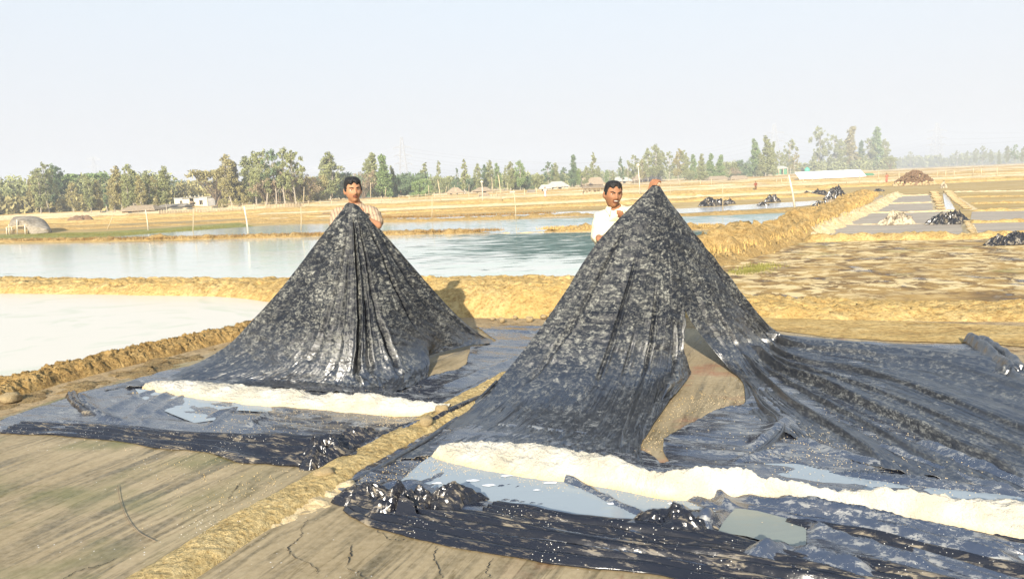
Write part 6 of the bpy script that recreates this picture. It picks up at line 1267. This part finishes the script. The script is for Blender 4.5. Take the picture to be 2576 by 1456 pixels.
# the roof plane is tipped towards the camera
mesh('roof', [(-L_ / 2, -.4, zr0), (L_ / 2, -.4, zr0), (L_ / 2, 1.6, zr1), (-L_ / 2, 1.6, zr1), (-L_ / 2, -.4, zr0 - .1), (L_ / 2, -.4, zr0 - .1), (L_ / 2, 1.6, zr1 - .1), (-L_ / 2, 1.6, zr1 - .1)], [(0, 1, 2, 3), (7, 6, 5, 4), (0, 4, 5, 1), (1, 5, 6, 2), (2, 6, 7, 3), (3, 7, 4, 0)], M['white_paint'], root, False)
MB().box((0, 1.6, zr0 * .48), (L_ * .98, 2.6, zr0 * .96)).build('wall', M['grey_wall'], root, False)
for i in range(10): MB().tube([(-L_ / 2 + L_ * i / 9, -.3, 0), (-L_ / 2 + L_ * i / 9, -.3, zr0)], .06, 5).build('post', M['pole_white'], root)
tk = empty('water_tank', (X_at(2030, Ys + 3.6), Ys + 3.6, 0), 'green plastic water tank standing above the left end of the long white shed', 'water tank'); z0 = P(2030, 433, Ys + 3.6)[2]; s = 8 * k
MB().tube([(0, 0, z0 - .3), (0, 0, z0 + s * 1.0), (0, 0, z0 + s * 1.25), (0, 0, z0 + s * 1.45)], [s * .8, s * .8, s * .5, s * .25], 14).build('barrel', M['tank'], tk); MB().tube([(0, 0, z0 + s * 1.45), (0, 0, z0 + s * 1.6)], s * .22, 10).build('lid', M['tank'], tk)
for a in range(4): MB().tube([(math.cos(a * 1.57 + .7) * s * .6, math.sin(a * 1.57 + .7) * s * .6, 0), (math.cos(a * 1.57 + .7) * s * .6, math.sin(a * 1.57 + .7) * s * .6, z0 - .2)], .06, 5).build('stand_leg', M['bamboo'], tk)
hut(2176, 2200, 443, 7, 4, 'tiny green roofed hut at the right end of the long white shed', 'green_paint', 'mudwall', Ys + 3, False, .1)
# patched tent of tarpaulin over a bamboo frame
Yt = Ybase(70, 588); kt = Yt / F_; tx = X_at(70, Yt); tent = empty('tarpaulin_tent', (tx, Yt, 0), 'long low tent of patched grey tarpaulin on bamboo posts at the left edge', 'tent')
q = lambda px, py, dy=0: tuple(P(px, py, Yt + dy) - np.array([tx, Yt, 0]))
rows = [[q(22, 569, -.5), q(26, 556, -.3), q(34, 547, .5), q(40, 548, 1.4), q(42, 575, 2.0)], [q(60, 566, -.6), q(60, 553, -.4), q(66, 544, .5), q(70, 548, 1.4), q(70, 575, 2.0)], [q(78, 588, -.7), q(82, 566, -.5), q(88, 546, .5), q(92, 550, 1.4), q(92, 578, 2.0)],
        [q(100, 587, -.7), q(106, 572, -.5), q(108, 554, .5), q(110, 556, 1.4), q(110, 578, 2.0)], [q(124, 585, -.4), q(124, 576, -.3), q(121, 566, .4), q(120, 566, 1.2), q(120, 578, 1.8)], [q(130, 586, .2), q(130, 582, .3), q(129, 578, .6), q(128, 578, .9), q(128, 582, 1.2)]]
A_ = cr_interp(cr_interp(np.array(rows), 60, 0), 50, 1); A_ = A_ + .10 * np.stack([0 * A_[..., 0], crumple(A_[..., 0] * 1.2, A_[..., 2] * 1.5 + A_[..., 1], 4, 6, 1.2) - .5, .5 * (crumple(A_[..., 0], A_[..., 1] + A_[..., 2], 6, 6, 1.4) - .5)], -1)
tm_ = put('cover', quads_mesh('cover', A_.reshape(-1, 3), grid_faces(60, 50)), M['grey_tarp'], tent); tm_.modifiers.new('thickness', 'SOLIDIFY').thickness = .02
for (px, y0, y1, dy) in [(44, 589, 553, -.6), (64, 589, 566, -.6), (24, 589, 565, -.4), (18, 591, 572, -.4), (30, 588, 560, 1.0), (72, 588, 572, -.4), (124, 587, 574, -.2), (108, 588, 575, -.5), (95, 588, 580, -.5)]:
    a = q(px, y0, dy); b_ = q(px - 1.5, y1, dy); MB().tube([(a[0], a[1], 0), b_], .03, 6).build('post', M['pole_white'], tent)
MB().tube([q(16, 572, -.6), q(70, 566, -.6)], .025, 5).build('cross_pole', M['bamboo'], tent)
for k_ in range(8): MB().tube([q(16 + k_ * 3, 589, .5 + k_ * .1), q(16 + k_ * 3, 578, .5 + k_ * .1)], .02, 5).build('stake', M['bamboo'], tent)

# ------------------------------------------------------------ bundles of sheeting left on the fields
M['bundle_black'] = m_plastic('muddy_black_plastic', .35, flake=(0.40, 0.33, 0.22), dark=(0.012, 0.012, 0.014), rmin=.25, sc=.9); M['bundle_pale'] = m_plastic('mud_caked_plastic', .95, flake=(0.50, 0.42, 0.28), dark=(0.08, 0.06, 0.04), rmin=.5, sc=.6)
def heap(px, py, w_px, h_px, mat, seed, label, cat='plastic bundle', group='bundled plastic sheets lying on the fields', dy=.5):
    c = G(px, py); k = c[1] / F_; o = bundle('plastic_bundle', (0, 0, 0), (w_px * k / 2, w_px * k / 2 * dy), h_px * k * 1.25, M[mat], seed, 3.2 / (w_px * k) * 2.2, 0.0, 70, sharp=.6); o.location = (c[0], c[1] + w_px * k * dy * .4, 0); tag(o, label, cat, group)
heap(1793, 519, 70, 22, 'bundle_black', 51, 'long heap of folded black sheeting just right of the peak, with pale streaks'); heap(1835, 514, 34, 13, 'bundle_black', 52, 'thin tail of black sheeting at the right end of the long heap')
heap(1944, 509, 46, 17, 'bundle_black', 53, 'rounded black bundle on the edge of the white pond below the figure in red'); heap(1921, 518, 28, 9, 'bundle_black', 54, 'smallest black bundle, lying in the white pond')
heap(2108, 502, 58, 30, 'bundle_black', 55, 'tallest black bundle at the far end of the straw bank'); heap(2064, 492, 50, 14, 'bundle_black', 56, 'low black bundle left of the tallest one'); heap(2033, 490, 24, 8, 'bundle_black', 61, 'little black bundle at the far left of the group by the straw bank')
heap(2072, 523, 56, 17, 'bundle_black', 57, 'black sheet draped over the crest of the straw bank')
heap(2265, 566, 88, 31, 'bundle_pale', 58, 'mud coloured bundle of sheeting lying on the grey drying bed'); heap(2402, 565, 104, 33, 'bundle_black', 59, 'big black bundle at the near end of the channel with pale edges'); heap(2556, 618, 130, 32, 'bundle_black', 60, 'black and white bundle cut by the right edge of the picture', dy=.35)
heap(2376, 474, 18, 16, 'bundle_pale', 62, 'small brown scrap of sheeting at the far end of the channel'); heap(2213, 482, 30, 7, 'bundle_black', 63, 'flat dark strip of sheeting left of the clod heap')
heap(2103, 598, 60, 9, 'bundle_pale', 64, 'flat pale strip of mud at the near left corner of the grey bed')
heap(2533, 449, 14, 5, 'bundle_black', 65, 'tiny dark bundle at the far right beyond the beds')
# heap of brown clods: every clod is a part
hp = G(2298, 466); kh = hp[1] / F_; heap_e = empty('clod_heap', hp, 'big heap of brown earth clods beyond the grey beds, paler clods at its foot', 'earth heap')
core = bundle('core', (0, 0, 0), (50 * kh, 22 * kh), 24 * kh, M['clod_brown'], 70, .8, 0, 40, parent=heap_e, thick=False)
brown = [m_.copy() for m_ in clods]
for m_ in brown: m_.materials.clear(); m_.materials.append(M['clod_brown'])
rc = random.Random(8)
for i in range(210):
    a = rc.uniform(math.pi, 2 * math.pi); r_q = rc.random() ** .6; x = math.cos(a) * r_q * 54 * kh; y = math.sin(a) * r_q * 24 * kh; z = (1 - r_q ** 1.5) * 36 * kh * (1 - .12 * rc.random()); pale = r_q > .86
    s = rc.uniform(3.0, 5.6) * kh; o = bpy.data.objects.new('clod', (clods if pale else brown)[i % 5]); COL.objects.link(o); o.parent = heap_e; o.location = (x, y, z + s * .2); o.scale = (s, s, s * .8); o.rotation_euler = (rc.uniform(0, 1), rc.uniform(0, 1), rc.uniform(0, 6))
for i in range(46):
    x = rc.uniform(-62, 62) * kh; y = -rc.uniform(20, 40) * kh * (1 - abs(x) / (110 * kh)); s = rc.uniform(2.2, 4.2) * kh; o = bpy.data.objects.new('clod', clods[i % 5]); COL.objects.link(o); o.parent = heap_e; o.location = (x, y * 1.6, s * .3); o.scale = (s, s, s * .7); o.rotation_euler = (0, 0, rc.uniform(0, 6))
# slabs of clay laid along the channel
for nm, pts, n_, lab in (('left', [(2350, 488), (2357, 505), (2366, 530)], 9, 'row of rounded clay slabs along the left side of the water channel'), ('right', [(2386, 486), (2400, 503), (2432, 530)], 14, 'row of rounded clay slabs along the right side of the water channel'), ('near', [(2433, 566), (2440, 582), (2448, 596)], 8, 'row of clay slabs on the short ridge in front of the big black bundle')):
    P_ = np.array([G(*p) for p in pts]); rr0 = empty('clay_slab_row', P_[0], lab, 'clay slabs', 'rows of clay slabs'); D_ = cr_interp(P_, n_, 0)
    for i, p in enumerate(D_):
        s = 9.0 * p[1] / F_ * (1.15 if nm != 'near' else 1.0); o = bpy.data.objects.new('clay_slab', clods[i % 5]); COL.objects.link(o); o.parent = rr0; o.location = tuple(p - P_[0] + np.array([0, 0, .09])); o.scale = (s * 1.2, s * .7, s * .5); o.rotation_euler = (0, .1, rc.uniform(-.3, .3))
for i, (px, py, w, lab) in enumerate([(200, 556, 60, 'low brown mound with a ridge of dug earth right of the patched tent'), (1690 + 110, 468, 22, 'small dark mound on the fields right of the peak'), (1715, 462, 16, 'little brown mound near the thatched sheds'), (820, 541, 22, 'tiny dark mound left of the man in beige'), (1760, 497, 30, 'pale heap of earth on the field behind the long black heap')]):
    c = G(px, py); k = c[1] / F_; o = bundle('earth_mound', (0, 0, 0), (w * k / 2, w * k / 3), w * .26 * k, M['clod_brown'] if i != 4 else M['bank_pale'], 90 + i, .9, 0, 24, thick=False); o.location = tuple(c); tag(o, lab, 'earth mound')

# cracks in the drying clay and a cord lying on it
r5 = random.Random(5)
def crack(pts, w=.0026):
    P_ = np.array([G(*p) for p in pts]); P_ = cr_interp(P_, len(pts) * 7, 0); v = []
    for i, p in enumerate(P_):
        j = np.array([r5.uniform(-.008, .008), r5.uniform(-.008, .008), 0]); ww = w * r5.uniform(.4, 1.3) * math.sin(math.pi * (i + .6) / (len(P_) + .2)) ** .4
        v += [p + j + np.array([-ww, 0, .0115]), p + j + np.array([ww, 0, .0115])]
    tag(mesh('crack', v, [(2 * i, 2 * i + 1, 2 * i + 3, 2 * i + 2) for i in range(len(P_) - 1)], M['dark'], None, False), kind='structure')
for c_ in ([(772, 1312), (758, 1340), (752, 1362), (728, 1378), (735, 1400), (790, 1432), (800, 1450)], [(885, 1375), (880, 1405), (872, 1430)], [(868, 1432), (905, 1448), (925, 1470)], [(1100, 1380), (1092, 1410), (1105, 1440), (1112, 1462)], [(1240, 1408), (1225, 1440), (1235, 1460)],
           [(300, 1405), (260, 1425), (200, 1440), (160, 1462)], [(1020, 1262), (1060, 1275)], [(610, 1215), (590, 1235), (575, 1262)], [(950, 1340), (985, 1362), (1040, 1360)]): crack(c_)
cd_ = cr_interp(np.array([G(px, py, .014) for px, py in [(296, 1220), (302, 1258), (318, 1300), (345, 1335), (390, 1360)]]), 20, 0); tag(MB().tube(list(cd_), .0015, 5).build('cord', M['bark']), 'thin dark cord lying in a curve on the left clay bed', 'cord')

# ------------------------------------------------------------ the air
hz = NT('thin_haze'); hz.t.nodes.remove(hz.p); vp = hz.n('ShaderNodeVolumePrincipled'); vp.inputs['Density'].default_value = 0.0015; vp.inputs['Color'].default_value = (0.90, 0.93, 0.97, 1); vp.inputs['Anisotropy'].default_value = 0.0; hz.l(vp.outputs[0], hz.out.inputs['Volume'])
hb = MB().box((0, 720, 24), (3060, 1620, 51)).build('haze', hz.m, None, False); tag(hb, kind='stuff')
